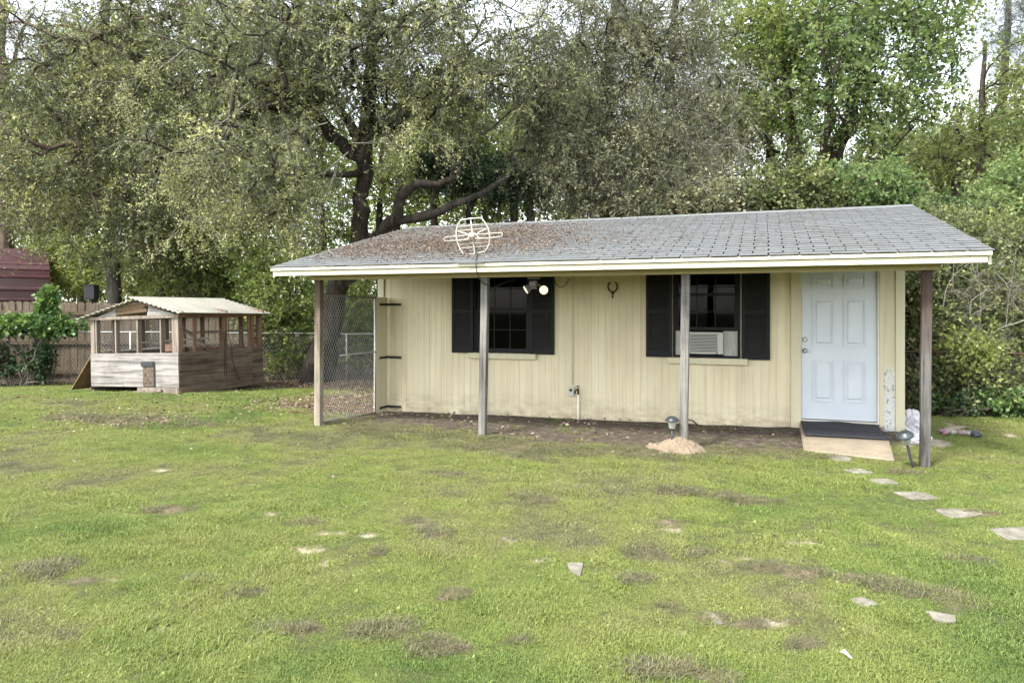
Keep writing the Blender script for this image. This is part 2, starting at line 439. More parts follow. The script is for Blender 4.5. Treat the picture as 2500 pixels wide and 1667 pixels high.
leafmat('leaf_lime', [(0, (.065, .110, .026)), (.45, (.175, .240, .062)), (1, (.33, .38, .13))], .52)
leafmat('leaf_yellow', [(0, (.085, .120, .036)), (.45, (.20, .250, .085)), (1, (.33, .36, .14))], .52)
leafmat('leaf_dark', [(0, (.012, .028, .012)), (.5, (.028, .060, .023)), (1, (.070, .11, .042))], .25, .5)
leafmat('leaf_shrub', [(0, (.030, .048, .018)), (.4, (.095, .128, .044)), (.8, (.195, .235, .080)), (1, (.34, .34, .16))], .42)
leafmat('leaf_vine', [(0, (.018, .042, .014)), (.5, (.065, .135, .034)), (1, (.19, .29, .085))], .35, .5)
leafmat('leaf_pine_haze', [(0, (.06, .085, .075)), (1, (.12, .15, .13))], .2)  # distance haze put into the pale bluish needle colour
leafmat('leaf_fallen', [(0, (.040, .027, .020)), (.4, (.115, .080, .058)), (.75, (.22, .165, .12)), (1, (.33, .275, .20))], .1, .2, .8)

# ------------------------------------------------------------------ ground
K = 2500/2352
SAND = [(265,1332,26,8),(345,1416,26,18),(380,1440,38,14),(493,1512,30,14),(742,1296,26,12),(770,1226,32,7),(855,1226,30,7),(965,1203,26,13),
        (1165,1240,42,8),(1235,1286,24,8),(1660,1288,26,6),(1730,1283,26,5),(1922,1357,12,14),(355,1079,26,4),(617,1177,16,5),(405,1197,16,4),
        (1540,1216,22,5),(1850,1248,46,10),(690,1262,40,10),(585,1475,24,10),(1560,1448,30,9),(2310,1372,26,10),(1770,1432,26,8),(2190,985,30,14),(2164,1023,34,14),
        (2330,1000,34,7),(2080,1020,20,12)]
DRY = [(1490,1275,62,18),(1600,1268,40,12),(1760,1305,70,18),(1850,1318,70,20),(1700,1300,50,12),(2040,1345,80,22),(2100,1362,60,18),(2200,1370,70,28),(1960,1330,60,16),
       (870,1450,95,26),(690,1440,80,22),(1000,1490,90,22),(1195,1465,32,13),(1545,1540,110,30),(1640,1560,60,20),(1580,1130,90,13),(1720,1150,80,12),(1660,1140,60,10),
       (120,1310,90,24),(210,1335,60,12),(1000,1225,60,14),(862,1270,22,11),(1545,1395,46,17),(1730,1430,100,18),(1640,1425,60,16),(1850,1480,50,18),(960,1200,40,14),
       (300,966,170,16),(180,960,80,10),(480,975,90,9),(1460,1330,40,10),(440,1330,40,8),(2220,1290,60,12),(1180,1035,70,8),(1900,1050,60,6),(2080,1085,50,8),(1530,1200,50,10),
       (1010,1090,60,10),(700,1200,40,8),(590,1365,46,10),(2250,1180,60,10),(1050,1365,70,14),(380,1170,60,10),(1230,1150,60,9)]
DRY = [(a, b, ru*.82, rv*.80) for a, b, ru, rv in DRY]
def ell(u, v, L, seed, soft=.55):
    out = np.zeros_like(u)
    nz = (fbm(u/30., v/12., seed, 4)-.5)*2.1
    for (a, b, ru, rv) in L:
        d = np.hypot((u-a*K)/(ru*K), (v-b*K)/(rv*K))+nz
        out = np.maximum(out, 1-sstep(1-soft, 1+soft*.3, d))
    return out
def masks(x, y):
    z = gz(x, y); u, v = project(x, y, z); front = depth_of(x, y) > 1.5
    sand = np.where(front, ell(u, v, SAND, 11, .35), 0); dry = np.where(front, ell(u, v, DRY, 21, .8), 0)
    n = fbm(x*1.3, y*1.3, 5, 4)
    edge = np.interp(x, [-6, -5.2, -3.6, -2, -1, 0, .5], [8.75, 8.5, 8.0, 8.0, 8.15, 8.45, 8.6])+.55*(n-.5)
    dirt = sstep(edge, edge+.28, y)*sstep(-6.3, -5.9, x)*(1-sstep(.45, .7, x))*(1-sstep(10.3, 10.6, y))
    dirt = np.maximum(dirt, sstep(9.0, 9.6, y+.6*(n-.5))*sstep(1.1, 1.4, x)*(1-sstep(1.75, 2.05, x+.3*(n-.5)))*(1-sstep(12, 12.6, y)))
    lit = sstep(14.3, 15.6, depth_of(x, y)+1.6*(n-.5))*sstep(-12.6, -10.2, x)                        # leaf litter under the oaks
    lit = np.maximum(lit, sstep(8.8, 9.6, y+.9*(n-.5))*sstep(-8.6, -7.4, x+.9*(n-.5))*(1-sstep(-6.1, -5.95, x)))
    lit = np.maximum(lit, sstep(16.3, 17.2, depth_of(x, y)+(n-.5)))
    wild = sstep(12.3, 12.9, y+.5*(n-.5))*sstep(1.3, 1.9, x)
    fringe = sstep(edge-.75, edge-.02, y+.25*(fbm(x*3, y*3, 41, 3)-.5))*sstep(-6.2, -5.6, x)*(1-sstep(.3, .6, x))*(1-dirt)
    dry = np.maximum(dry, .55*fringe)
    return sand, dry, dirt, np.clip(lit, 0, 1), wild

def make_ground():
    gx = np.unique(np.concatenate([np.arange(-13.5, 5.0, .06), np.arange(-30, 16, .5), np.linspace(-900, 900, 41)]).round(3))
    gy = np.unique(np.concatenate([np.arange(1.8, 13.6, .06), np.arange(-6, 40, .5), np.linspace(-200, 1600, 41)]).round(3))
    X, Y = np.meshgrid(gx, gy); x = X.ravel(); y = Y.ravel(); sand, dry, dirt, lit, wild = masks(x, y)
    z = gz(x, y)+dirt*.02*(fbm(x*4, y*4, 31, 3)-.3)+dry*.030*(vnoise(x*14, y*14, 4))-.012*sand
    nx = len(gx); I = np.arange(len(x)).reshape(X.shape)
    Fq = np.stack([I[:-1, :-1], I[:-1, 1:], I[1:, 1:], I[1:, :-1]], -1).reshape(-1, 4)
    me = np_mesh('ground', np.stack([x, y, z], 1), Fq, {'sand': ('POINT', sand), 'dry': ('POINT', dry), 'dirt': ('POINT', dirt), 'litter': ('POINT', np.maximum(lit, wild))}, True)
    t = MT('lawn_soil', .95, .1)
    v = t.coord(space='World'); n1 = t.noise(v, 55, 5, .7); n2 = t.noise(v, 2.2, 4)
    grass = t.ramp(n1, [(.3, (.034, .042, .018)), (.55, (.070, .085, .032)), (.75, (.14, .145, .064))])
    grass = t.mix(t.ramp(n2, [(.4, .5), (.65, 0.0)]), grass, (.085, .075, .038))
    dryc = t.ramp(n1, [(.3, (.085, .066, .044)), (.7, (.22, .18, .115))])
    sandc = t.ramp(n1, [(.3, (.24, .20, .14)), (.7, (.44, .39, .30))])
    n3 = t.noise(v, 9, 6, .7)
    dirtc = t.ramp(n3, [(.3, (.036, .028, .021)), (.5, (.085, .069, .054)), (.72, (.175, .150, .125))])
    litc = t.ramp(n1, [(.3, (.045, .030, .020)), (.7, (.17, .115, .075))])
    c = t.mix(t.attr('dry'), grass, dryc); c = t.mix(t.attr('dirt'), c, dirtc); c = t.mix(t.attr('litter'), c, litc); c = t.mix(t.attr('sand'), c, sandc)
    t.col(c).bump(n1, .7, .02)
    g = link('ground', me, t.m); tag(g, 'sloping back yard ground of lawn, bare dirt and sandy spots', 'ground', kind='structure')
make_ground()

# ------------------------------------------------------------------ grass
rng = np.random.default_rng(7)
def blades(n, rad, h0, h1, w0, w1, lay=.35, seed=0):
    r = np.random.default_rng(seed)
    a = r.uniform(0, 2*np.pi, n); q = rad*np.sqrt(r.uniform(0, 1, n)); bx = q*np.cos(a); by = q*np.sin(a)
    h = r.uniform(h0, h1, n); w = r.uniform(w0, w1, n); dirr = r.uniform(0, 2*np.pi, n); L = r.uniform(.1, 1.0, n)*lay*2
    dx, dy = np.cos(dirr), np.sin(dirr); sx, sy = -dy, dx
    def pt(t, s):
        out = h*L*t*t*1.1
        return np.stack([bx+dx*out+sx*s*w, by+dy*out+sy*s*w, h*(t-.38*L*t*t)], 1)
    P = [pt(0, -.5), pt(0, .5), pt(.55, -.42), pt(.55, .42), pt(1, 0)]
    V = np.stack(P, 1).reshape(-1, 3); i = np.arange(n)[:, None]*5
    Ft = np.concatenate([i+np.array([[0, 1, 3]]), i+np.array([[0, 3, 2]]), i+np.array([[2, 3, 4]])], 0)
    tint = np.tile(np.repeat(r.uniform(0, 1, n), 1), 3)
    return V, Ft, tint
def grass_mat(name, stops_inst, trans=.35):
    m = bpy.data.materials.new(name); m.use_nodes = True; t = MT.__new__(MT); t.m = m; t.t = m.node_tree; t.n = t.t.nodes; t.l = t.t.links
    t.b = t.n['Principled BSDF']; t.out = t.n['Material Output']; t.b.inputs['Roughness'].default_value = .5; t.b.inputs['Specular IOR Level'].default_value = .25
    c = t.ramp(t.attr('hue', 'INSTANCER'), stops_inst)
    c = t.mix(t.math('MULTIPLY', t.attr('tint'), .55), c, t.mix(t.math('FRACT', t.math('MULTIPLY', t.attr('tint'), 7.3)), (.070, .110, .022), (.36, .40, .12)))
    t.col(c); tr = t.n.new('ShaderNodeBsdfTranslucent'); t.l.new(c, tr.inputs[0])
    mx = t.n.new('ShaderNodeMixShader'); mx.inputs[0].default_value = trans
    t.l.new(t.b.outputs[0], mx.inputs[1]); t.l.new(tr.outputs[0], mx.inputs[2]); t.l.new(mx.outputs[0], t.out.inputs[0]); MAT[name] = m; return m
grass_mat('grass_blade', [(0, (.105, .094, .074)), (.15, (.205, .180, .122)), (.30, (.265, .265, .100)), (.5, (.245, .285, .080)), (.75, (.165, .225, .058)), (1, (.075, .145, .034))])

def scatter(name, label, cat, pts, scl, rot, idx, hue, tufts, mat):
    coll = bpy.data.collections.new(name+'_kinds')
    for i, (V, Ft, tint) in enumerate(tufts):
        me = np_mesh('%s_kind' % name, V, Ft, {'tint': ('FACE', tint)}); me.materials.append(mat)
        o = bpy.data.objects.new('%s_kind_%02d' % (name, i), me); coll.objects.link(o)
    me = bpy.data.meshes.new(name); me.vertices.add(len(pts)); me.vertices.foreach_set('co', np.asarray(pts, np.float32).ravel())
    for n, arr in (('scl', scl), ('rot', rot), ('hue', hue)):
        a = me.attributes.new(n, 'FLOAT', 'POINT'); a.data.foreach_set('value', np.asarray(arr, np.float32))
    a = me.attributes.new('idx', 'INT', 'POINT'); a.data.foreach_set('value', np.asarray(idx, np.int32))
    me.update()
    o = link(name, me)
    ng = bpy.data.node_groups.new(name+'_scatter', 'GeometryNodeTree')
    ng.interface.new_socket('Geometry', in_out='INPUT', socket_type='NodeSocketGeometry'); ng.interface.new_socket('Geometry', in_out='OUTPUT', socket_type='NodeSocketGeometry')
    N, L = ng.nodes, ng.links
    gi = N.new('NodeGroupInput'); go = N.new('NodeGroupOutput'); ip = N.new('GeometryNodeInstanceOnPoints'); ci = N.new('GeometryNodeCollectionInfo')
    ci.inputs['Collection'].default_value = coll; ci.inputs['Separate Children'].default_value = True; ci.inputs['Reset Children'].default_value = True
    def na(n, ty):
        x = N.new('GeometryNodeInputNamedAttribute'); x.data_type = ty; x.inputs[0].default_value = n; return x.outputs['Attribute']
    cx = N.new('ShaderNodeCombineXYZ'); L.new(na('rot', 'FLOAT'), cx.inputs[2])
    L.new(gi.outputs[0], ip.inputs['Points']); L.new(ci.outputs[0], ip.inputs['Instance']); ip.inputs['Pick Instance'].default_value = True
    L.new(na('idx', 'INT'), ip.inputs['Instance Index']); L.new(cx.outputs[0], ip.inputs['Rotation']); L.new(na('scl', 'FLOAT'), ip.inputs['Scale'])
    L.new(ip.outputs[0], go.inputs[0])
    md = o.modifiers.new('scatter', 'NODES'); md.node_group = ng
    return tag(o, label, cat, kind='stuff')

STONES = [([(2016,1113),(2050,1110),(2082,1118),(2076,1126),(2035,1124)], 'small tan stepping stone touching the foot of the concrete ramp'),
          ([(2055,1146),(2100,1143),(2136,1153),(2100,1157)], 'thin pale stepping stone next after the ramp stone'), ([(2119,1171),(2169,1169),(2199,1183),(2143,1185)], 'pale four sided stepping stone second from the ramp stone'),
          ([(2177,1203),(2254,1202),(2297,1219),(2228,1220)], 'long pale stepping stone third from the ramp stone'), ([(2278,1243),(2355,1243),(2403,1257),(2355,1266),(2318,1264)], 'large pale stepping stone with a chipped corner'),
          ([(2411,1292),(2520,1292),(2550,1322),(2456,1320)], 'biggest pale stepping stone at the yard end of the path'), ([(1383,1375),(1425,1375),(1417,1407),(1393,1396)], 'sunken whitish stone near the middle of the lawn'),
          ([(1718,1494),(1744,1497),(1768,1523),(1744,1523)], 'sunken whitish stone with ragged edges in the dry thatch'), ([(2074,1465),(2111,1463),(2148,1481),(2106,1485)], 'half buried pale stone above the dry grass'),
          ([(2257,1497),(2334,1505),(2334,1523),(2281,1518)], 'half buried pale flat stone below a strip of dead grass')]
def on_stone(u, v, grow):
    out = np.zeros(len(u), bool)
    for cs, _ in STONES:
        P = np.array(cs, float); c = P.mean(0); P = c+(P-c)*grow; s = []
        for i in range(len(P)):
            a, b = P[i], P[(i+1) % len(P)]; s.append((b[0]-a[0])*(v-a[1])-(b[1]-a[1])*(u-a[0]))
        s = np.array(s); out |= (s > 0).all(0) | (s < 0).all(0)
    return out
def make_grass():
    tufts = [blades(52, .052, .007, .018, .0018, .0034, .9, 100+i) for i in range(4)]
    tufts += [blades(42, .055, .011, .026, .0019, .0036, .7, 200+i) for i in range(4)]
    tufts += [blades(18, .05, .008, .022, .008, .015, 1.2, 300+i) for i in range(2)]        # broad low weeds
    tufts += [blades(44, .075, .012, .034, .0020, .0036, 1.5, 400+i) for i in range(3)]     # dead thatch lying flat
    n = 360000
    d = np.sqrt(rng.uniform(2.4**2, 16.6**2, n)) if False else rng.uniform(0, 1, n)
    # even per area near, thinner far
    dd = 2.5*np.exp(d*np.log(16.8/2.5)*1.0)
    keep = rng.uniform(0, 1, n) < np.clip((dd/7.5), .28, 1)**1.15
    dd = dd[keep]
    xc = rng.uniform(-1, 1, len(dd))*(.80*dd+.9); x = CT*xc-ST*dd; y = ST*xc+CT*dd
    sand, dry, dirt, lit, wild = masks(x, y)
    u, v = project(x, y, 0*x)
    p = 1-.94*sand; p = p*(1-.97*dirt)*(1-.93*lit)*(1-.75*wild); p = p*(1-.35*dry)
    p = p*np.where((y > 10.0) & (x > -6.1) & (x < 1.75), 0, 1)*np.where((y > 8.56-.22*(x-.4)) & (x > .42) & (x < 1.34) & (y < 10.2), 0, 1)
    p = p*(.30+.70*sstep(.28, .52, fbm(x*4.1, y*4.1, 55, 3)))
    p = p*np.where(on_stone(u, v, 1.0), 0, 1)
    k = rng.uniform(0, 1, len(x)) < p
    x, y, dry, lit, sand, wild = x[k], y[k], dry[k], lit[k], sand[k], wild[k]; dd = dd[k]; m = len(x)
    lush = fbm(x*.8+3, y*.8, 61, 4); hue = .47+1.25*(lush-.5)+rng.normal(0, .11, m)+.12*sstep(5.5, 2.5, dd)+.10*sstep(7.0, 8.6, y)
    hue = hue-.30*dry*rng.uniform(.4, 1.3, m)-.15*lit-.22*sand
    fine = fbm(x*4, y*4, 71, 3); hue = np.clip(hue+.35*(fine-.5), 0.0, 1)
    isdry = rng.uniform(0, 1, m) < dry*.62
    hue = np.where(isdry, rng.uniform(0, 1, m)**1.6*.26, hue)
    tall = sstep(.5, .72, fbm(x*1.4+9, y*1.4, 81, 3)+.12*sstep(6, 3, dd))
    idx = np.where(rng.uniform(0, 1, m) < tall, rng.integers(4, 8, m), rng.integers(0, 4, m))
    idx = np.where(rng.uniform(0, 1, m) < .07, rng.integers(8, 10, m), idx); idx = np.where(isdry, rng.integers(10, 13, m), idx)
    clump = fbm(x*7, y*7, 95, 2); scl = rng.uniform(.65, 1.3, m)*(.9+.5*sstep(5, 14, dd))*(1+.25*tall)*(.72+.55*sstep(.42, .68, clump))
    z = gz(x, y)-.002+isdry*dry*.030*vnoise(x*14, y*14, 4)
    scatter('grass', 'short patchy green lawn grass with worn dry spots', 'grass', np.stack([x, y, z], 1), scl, rng.uniform(0, 6.283, m), idx, hue, tufts, MAT['grass_blade'])
    print('grass tufts', m)
make_grass()

# ------------------------------------------------------------------ the little house
XL, XR, YE, YR, HE, HR = -6.3595, 2.055, 7.8459, 11.6557, 2.1891, 3.1287     # roof edge and ridge
SL = (HR-HE)/(YR-YE); YBE = 2*YR-YE
YP, YW, HB = 8.226, 10.1341, 2.0144
WXL, WXR, YBK = -6.03, 1.667, 15.0
def roof_z(y): return HE+(y-YE)*SL if y <= YR else HE+(YBE-y)*SL
house = thing('shed_house', 'small cream yellow outbuilding with grey shingle roof and covered front porch', 'house', (-2.2, YW, 0))

XD1, XD2, ZD = .459, 1.365, .148           # door
W1 = (xy(1156.5, YW), xy(1295.3, YW)); W2 = (xy(1643, YW), xy(1807, YW)); ZS = .93; ZT = ZS+1.36
openings = [(W1[0], W1[1], ZS, ZT), (W2[0], W2[1], ZS, ZT), (XD1-.02, XD2+.02, ZD-.06, ZD+2.06)]
WTOP = 2.62; WBOT = -.45
def front_wall():
    b = B(); y0, y1 = YW+.013, YW+.10
    xs = sorted([WXL, WXR]+[o[0] for o in openings]+[o[1] for o in openings])
    for a, c in zip(xs[:-1], xs[1:]):
        op = [o for o in openings if o[0] <= a+1e-6 and c <= o[1]+1e-6]
        if op: b.box((a, y0, WBOT), (c, y1, op[0][2])); b.box((a, y0, op[0][3]), (c, y1, WTOP))
        else: b.box((a, y0, WBOT), (c, y1, WTOP))
    w = b.build('wall', MAT['siding'], house)
    # each grooved siding strip, butted with narrow gaps
    L = root_loc(house); r = random.Random(3); cache = {}
    x = WXL+.12; p = .1027; seam = .078
    while x < WXR-.10:
        x1 = min(x+p, WXR-.094)
        segs = [(WBOT, seam-.003), (seam+.003, WTOP)]
        if x1 > XD1-.135 and x < XD2+.05: x = x1; continue
        for o in openings[:2]:
            if x1 > o[0]+.005 and x < o[1]-.005: segs = [(WBOT, seam-.003), (seam+.003, o[2]-.02), (o[3]+.02, WTOP)]
        if x > XD2: x = x1; continue
        for z0, z1 in segs:
            gi = r.choice((0, 0, 1, 2)); key = (round(x1-x, 3), round(z0, 2), round(z1, 2), gi)
            if key not in cache:
                bb = B(); g = (.0010, .0016, .0028)[gi]; bb.box((g, .0085, z0), (x1-x-g, .0135, z1)); cache[key] = bb.mesh('siding_board')
            link('siding_board', cache[key], MAT['siding'], w, (x-L.x, YW-L.y+r.uniform(-.0009, .0005), -L.z))
        x = x1
    # strip right of the door: weathered, peeling
    B().box((XD2+.075, YW-.004, -.15), (WXR-.094, YW+.014, WTOP)).build('peeling_strip', MAT['peeling'], house)['label'] = 'cream strip with white peeling paint and black marks'
    for a, c in ((WXL, WXL+.115), (WXR-.093, WXR+.012)):
        B().box((a, YW-.022, -.22), (c, YW+.012, WTOP)).build('corner_board', MAT['corner_paint'], house, .003)
    B().box((WXR-.010, YW+.0125, -.22), (WXR+.0125, YW+.10, WTOP)).build('corner_board', MAT['corner_paint'], house, .003)
    # side and back walls with gable tops
    for xs_, nm in ((WXL, 'wall'), (WXR-.085, 'wall')):
        prof = [(YW+.1005, WBOT), (YBK, WBOT), (YBK, roof_z(YBK)-.05), (YR, HR-.06), (YW+.1005, roof_z(YW+.1)-.05)]
        B().prism(prof, 'x', xs_, xs_+.085).build(nm, MAT['siding'], house)
    B().box((WXL+.086, YBK-.09, WBOT), (WXR-.086, YBK-.001, roof_z(YBK)-.05)).build('wall', MAT['siding'], house)
    B().box((WXL+.09, YW+.105, -.02), (WXR-.09, YBK-.095, .06)).build('inside_floor', MAT['interior'], house)
front_wall()

def roof():
    deck = B(); th = .035
    deck.prism([(YE+.02, HE-.030), (YR, HR-.030), (YBE-.02, HE-.030), (YBE-.02, HE-.030-th), (YR, HR-.030-th), (YE+.02, HE-.030-th)], 'x', XL+.03, XR-.03)
    rf = deck.build('roof', MAT['soffit_shade_paint'], house)
    L = root_loc(house); ang = math.atan(SL); n = 27; expo = math.hypot(YR-YE, HR-HE)/n; tw = .305
    cs, sn = math.cos(ang), math.sin(ang); r = random.Random(5); cache = {}
    rest = B(); tints = []
    def piece(w):
        bb = B(); t = .007
        for (c0, c1, z0, z1, a0, a1) in ((0, w-.010, -.004, .004, .012, -.001),):
            V = [(c0, 0, .004), (c1, 0, .004), (c1, expo*1.25, -.010), (c0, expo*1.25, -.010), (c0, 0, .015), (c1, 0, .015), (c1, expo*1.25, -.001), (c0, expo*1.25, -.001)]
            bb.add(V, [(0,3,2,1),(4,5,6,7),(0,1,5,4),(1,2,6,5),(2,3,7,6),(3,0,4,7)])
        return bb
    for i in range(n):
        y = YE-.012+i*expo*cs; z = HE-.012*SL+i*expo*sn-.012; x = XL-.01-(tw/2 if i % 2 else 0)+r.uniform(-.01, .01)
        while x < XR+.01:
            a = max(x, XL-.012); c = min(x+tw, XR+.012)
            if c-a > .03:
                w = round(c-a, 2); jz = r.uniform(0, .0022); jy = r.uniform(-.004, .004)
                if i < 10:
                    if w not in cache: cache[w] = piece(w).mesh('shingle')
                    o = link('shingle', cache[w], MAT['shingle'], rf, (a-L.x, y+jy-L.y, z+jz-L.z), (ang+r.uniform(-.004, .004), 0, 0))
                else:
                    k = piece(c-a); M = Matrix.Translation((a, y+jy, z+jz)) @ Matrix.Rotation(ang, 4, 'X')
                    rest.add([M @ Vector(p) for p in k.v], k.f); tints += [r.random()]*6
            x += tw
    for i in range(n):   # far slope, one strip per course
        y = YBE+.012-i*expo*cs; z = HE+i*expo*sn-.012; M = Matrix.Translation((XL-.01, y, z)) @ Matrix.Rotation(-ang, 4, 'X')
        k = B().box((0, -expo*1.2, -.004), (XR-XL+.02, 0, .004)); rest.add([M @ Vector(p) for p in k.v], k.f); tints += [r.random()]*6
    me = rest.mesh('shingles_upper', L)
    at = me.attributes.new('tint', 'FLOAT', 'FACE'); at.data.foreach_set('value', np.array(tints[:len(me.polygons)], np.float32))
    o = link('upper_shingles', me, MAT['shingle'], rf); o['kind'] = 'stuff'
    # ridge caps
    x = XL-.01; bb = B().prism([(-.12, -.12*SL-.004), (0, .006), (.12, -.12*SL-.004), (.12, -.12*SL+.003), (0, .015), (-.12, -.12*SL+.003)], 'x', 0, .245); cm = bb.mesh('ridge_cap')
    while x < XR-.2:
        link('ridge_cap', cm, MAT['shingle'], rf, (x-L.x, YR-L.y, HR+.004+r.uniform(0, .004)-L.z), (0, r.uniform(-.006, .006), 0)); x += .24
    # a slipped shingle hanging over the eave
    sx = xy(1150, YE)
    B().box((sx-.18, YE-.034, HE-.018), (sx+.18, YE+.10, HE-.012), None).build('slipped_shingle', MAT['shingle'], rf)
    # fascia, drip edge, rake boards
    B().box((XL+.045, YE+.020, 2.062), (XR-.045, YE+.055, HE-.058)).build('fascia', MAT['fascia_paint'], house, .003)
    B().box((XL+.012, YE-.004, HE-.057), (XR-.012, YE+.050, HE-.019)).build('drip_strip', MAT['fascia_paint'], house, .002)
    for x0 in (XL+.006, XR-.034):
        for (ya, yb) in ((YE+.056, YR), (YBE-.02, YR)):
            za, zb = HE+(abs(ya-(YE if ya < YR else YBE)))*SL-.068, HR-.068
            B().prism([(ya, za), (yb, zb), (yb, zb-.12), (ya, za-.09)], 'x', x0, x0+.028).build('rake_board', MAT['fascia_paint'], house)
    # porch beam, header on the wall, rafters
    x1, x4 = -5.8362, 1.5566
    B().box((x1-.12, YP-.045, HB), (x4+.13, YP+.045, HB+.145)).build('beam', MAT['soffit_shade_paint'], house, .004)
    B().box((x1-.10, YP+.060, HB+.012), (x4+.10, YP+.085, HB+.15)).build('beam', MAT['soffit_shade_paint'], house, .004)
    B().box((WXL, YW-.055, 2.30), (WXR, YW-.024, 2.42)).build('ledger', MAT['soffit_shade_paint'], house)
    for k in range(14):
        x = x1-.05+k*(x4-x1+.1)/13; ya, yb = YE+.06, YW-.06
        B().prism([(ya, HE+(ya-YE)*SL-.066), (yb, HE+(yb-YE)*SL-.066), (yb, HE+(yb-YE)*SL-.155), (YP+.05, HB+.155), (ya, HE+(ya-YE)*SL-.115)], 'x', x-.019, x+.019).build('rafter', MAT['soffit_shade_paint'], house)
    # posts, each a bit out of true
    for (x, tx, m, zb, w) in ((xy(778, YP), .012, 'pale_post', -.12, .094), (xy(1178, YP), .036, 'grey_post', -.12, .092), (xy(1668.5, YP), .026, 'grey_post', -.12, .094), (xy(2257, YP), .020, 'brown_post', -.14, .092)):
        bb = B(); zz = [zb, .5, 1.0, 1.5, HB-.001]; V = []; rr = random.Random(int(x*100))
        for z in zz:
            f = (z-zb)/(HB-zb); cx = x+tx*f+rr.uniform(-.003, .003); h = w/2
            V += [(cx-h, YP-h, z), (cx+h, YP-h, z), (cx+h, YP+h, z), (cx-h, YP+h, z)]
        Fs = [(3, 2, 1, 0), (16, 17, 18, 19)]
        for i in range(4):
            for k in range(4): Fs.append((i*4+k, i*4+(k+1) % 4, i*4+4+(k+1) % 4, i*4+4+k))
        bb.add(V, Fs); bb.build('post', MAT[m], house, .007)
roof()

def louvre(x0, x1, z0, z1, y, parent):
    """slatted panel as real tilted slats, joined: each is about 5 px in the photo"""
    b = B(); z = z0
    while z < z1-.012:
        b.add([(x0, y+.012, z+.022), (x1, y+.012, z+.022), (x1, y-.002, z+.002), (x0, y-.002, z+.002), (x0, y+.015, z+.019), (x1, y+.015, z+.019), (x1, y+.001, z-.001), (x0, y+.001, z-.001)],
              [(0,1,2,3),(7,6,5,4),(0,4,5,1),(1,5,6,2),(2,6,7,3),(3,7,4,0)]); z += .0268
    o = b.build('louvre_slats', MAT['louvre_lit_black'], parent); o['kind'] = 'stuff'
def shutter(x0, x1, z0):
    z1 = z0+1.40; y0, y1 = YW-.034, YW-.008; b = B(); e = .048; zm = z0+.62
    b.box((x0, y0, z0), (x0+e, y1, z1)); b.box((x1-e, y0, z0), (x1, y1, z1))
    for a, c in ((z0, z0+.085), (zm, zm+.062), (z1-.07, z1)): b.box((x0+e, y0+.001, a), (x1-e, y1-.001, c))
    b.box((x0+e, y1-.007, z0+.085), (x1-e, y1-.002, zm)); b.box((x0+e, y1-.007, zm+.062), (x1-e, y1-.002, z1-.07))
    s = b.build('shutter', MAT['black_shutter'], house)
    louvre(x0+e, x1-e, z0+.087, zm-.001, y0+.005, s); louvre(x0+e, x1-e, zm+.064, z1-.072, y0+.005, s)
shutter(xy(1104.8, YW), xy(1157, YW), hy(1130, 860.6, YW)); shutter(xy(1295.3, YW), xy(1354.2, YW), hy(1325, 864.8, YW))
shutter(xy(1577.9, YW), xy(1641, YW), hy(1610, 871.2, YW)); shutter(xy(1810.5, YW), xy(1880, YW), hy(1845, 878, YW))

def window(x0, x1, lower_raised):
    y = YW+.01; f = B(); e = .035
    f.box((x0, y-.012, ZS), (x0+e, y+.07, ZT)); f.box((x1-e, y-.012, ZS), (x1, y+.07, ZT))
    f.box((x0+e, y-.011, ZT-e), (x1-e, y+.07, ZT)); f.box((x0+e, y-.011, ZS), (x1-e, y+.07, ZS+.03))
    w = f.build('window', MAT['sash_black'], house)
    zm = ZS+.66
    def sash(z0, z1, yy):
        s = B(); k = .042; a, c = x0+e, x1-e
        s.box((a, yy, z0), (a+k, yy+.022, z1)); s.box((c-k, yy, z0), (c, yy+.022, z1)); s.box((a+k, yy+.001, z0), (c-k, yy+.021, z0+k)); s.box((a+k, yy+.001, z1-k), (c-k, yy+.021, z1))
        s.build('sash', MAT['sash_black'], w)
        mx = [a+k+(c-a-2*k)*q/3 for q in (1, 2)]; mz = (z0+z1)/2
        m = B()
        for q in mx: m.box((q-.007, yy+.004, z0+k), (q+.007, yy+.018, z1-k))
        m.box((a+k, yy+.005, mz-.006), (c-k, yy+.017, mz+.006)); m.build('muntin', MAT['sash_black'], w)
        for i in range(3):
            for j in range(2):
                xa = [a+k]+mx+[c-k]; za = [z0+k, mz, z1-k]
                B().box((xa[i]+.001, yy+.009, za[j]+.001), (xa[i+1]-.001, yy+.012, za[j+1]-.001)).build('pane', MAT['glass'], w)
    sash(zm, ZT-e, y+.035)
    if lower_raised: sash(hy(1725, 806, YW), hy(1725, 806, YW)+.52, y+.005)
    else: sash(ZS+.03, zm+.03, y+.005)
    B().box((x0-.075, YW-.060, ZS-.085), (x1+.10, YW-.002, ZS-.002)).build('sill', MAT['corner_paint'], house, .003)
window(W1[0], W1[1], False); window(W2[0], W2[1], True)

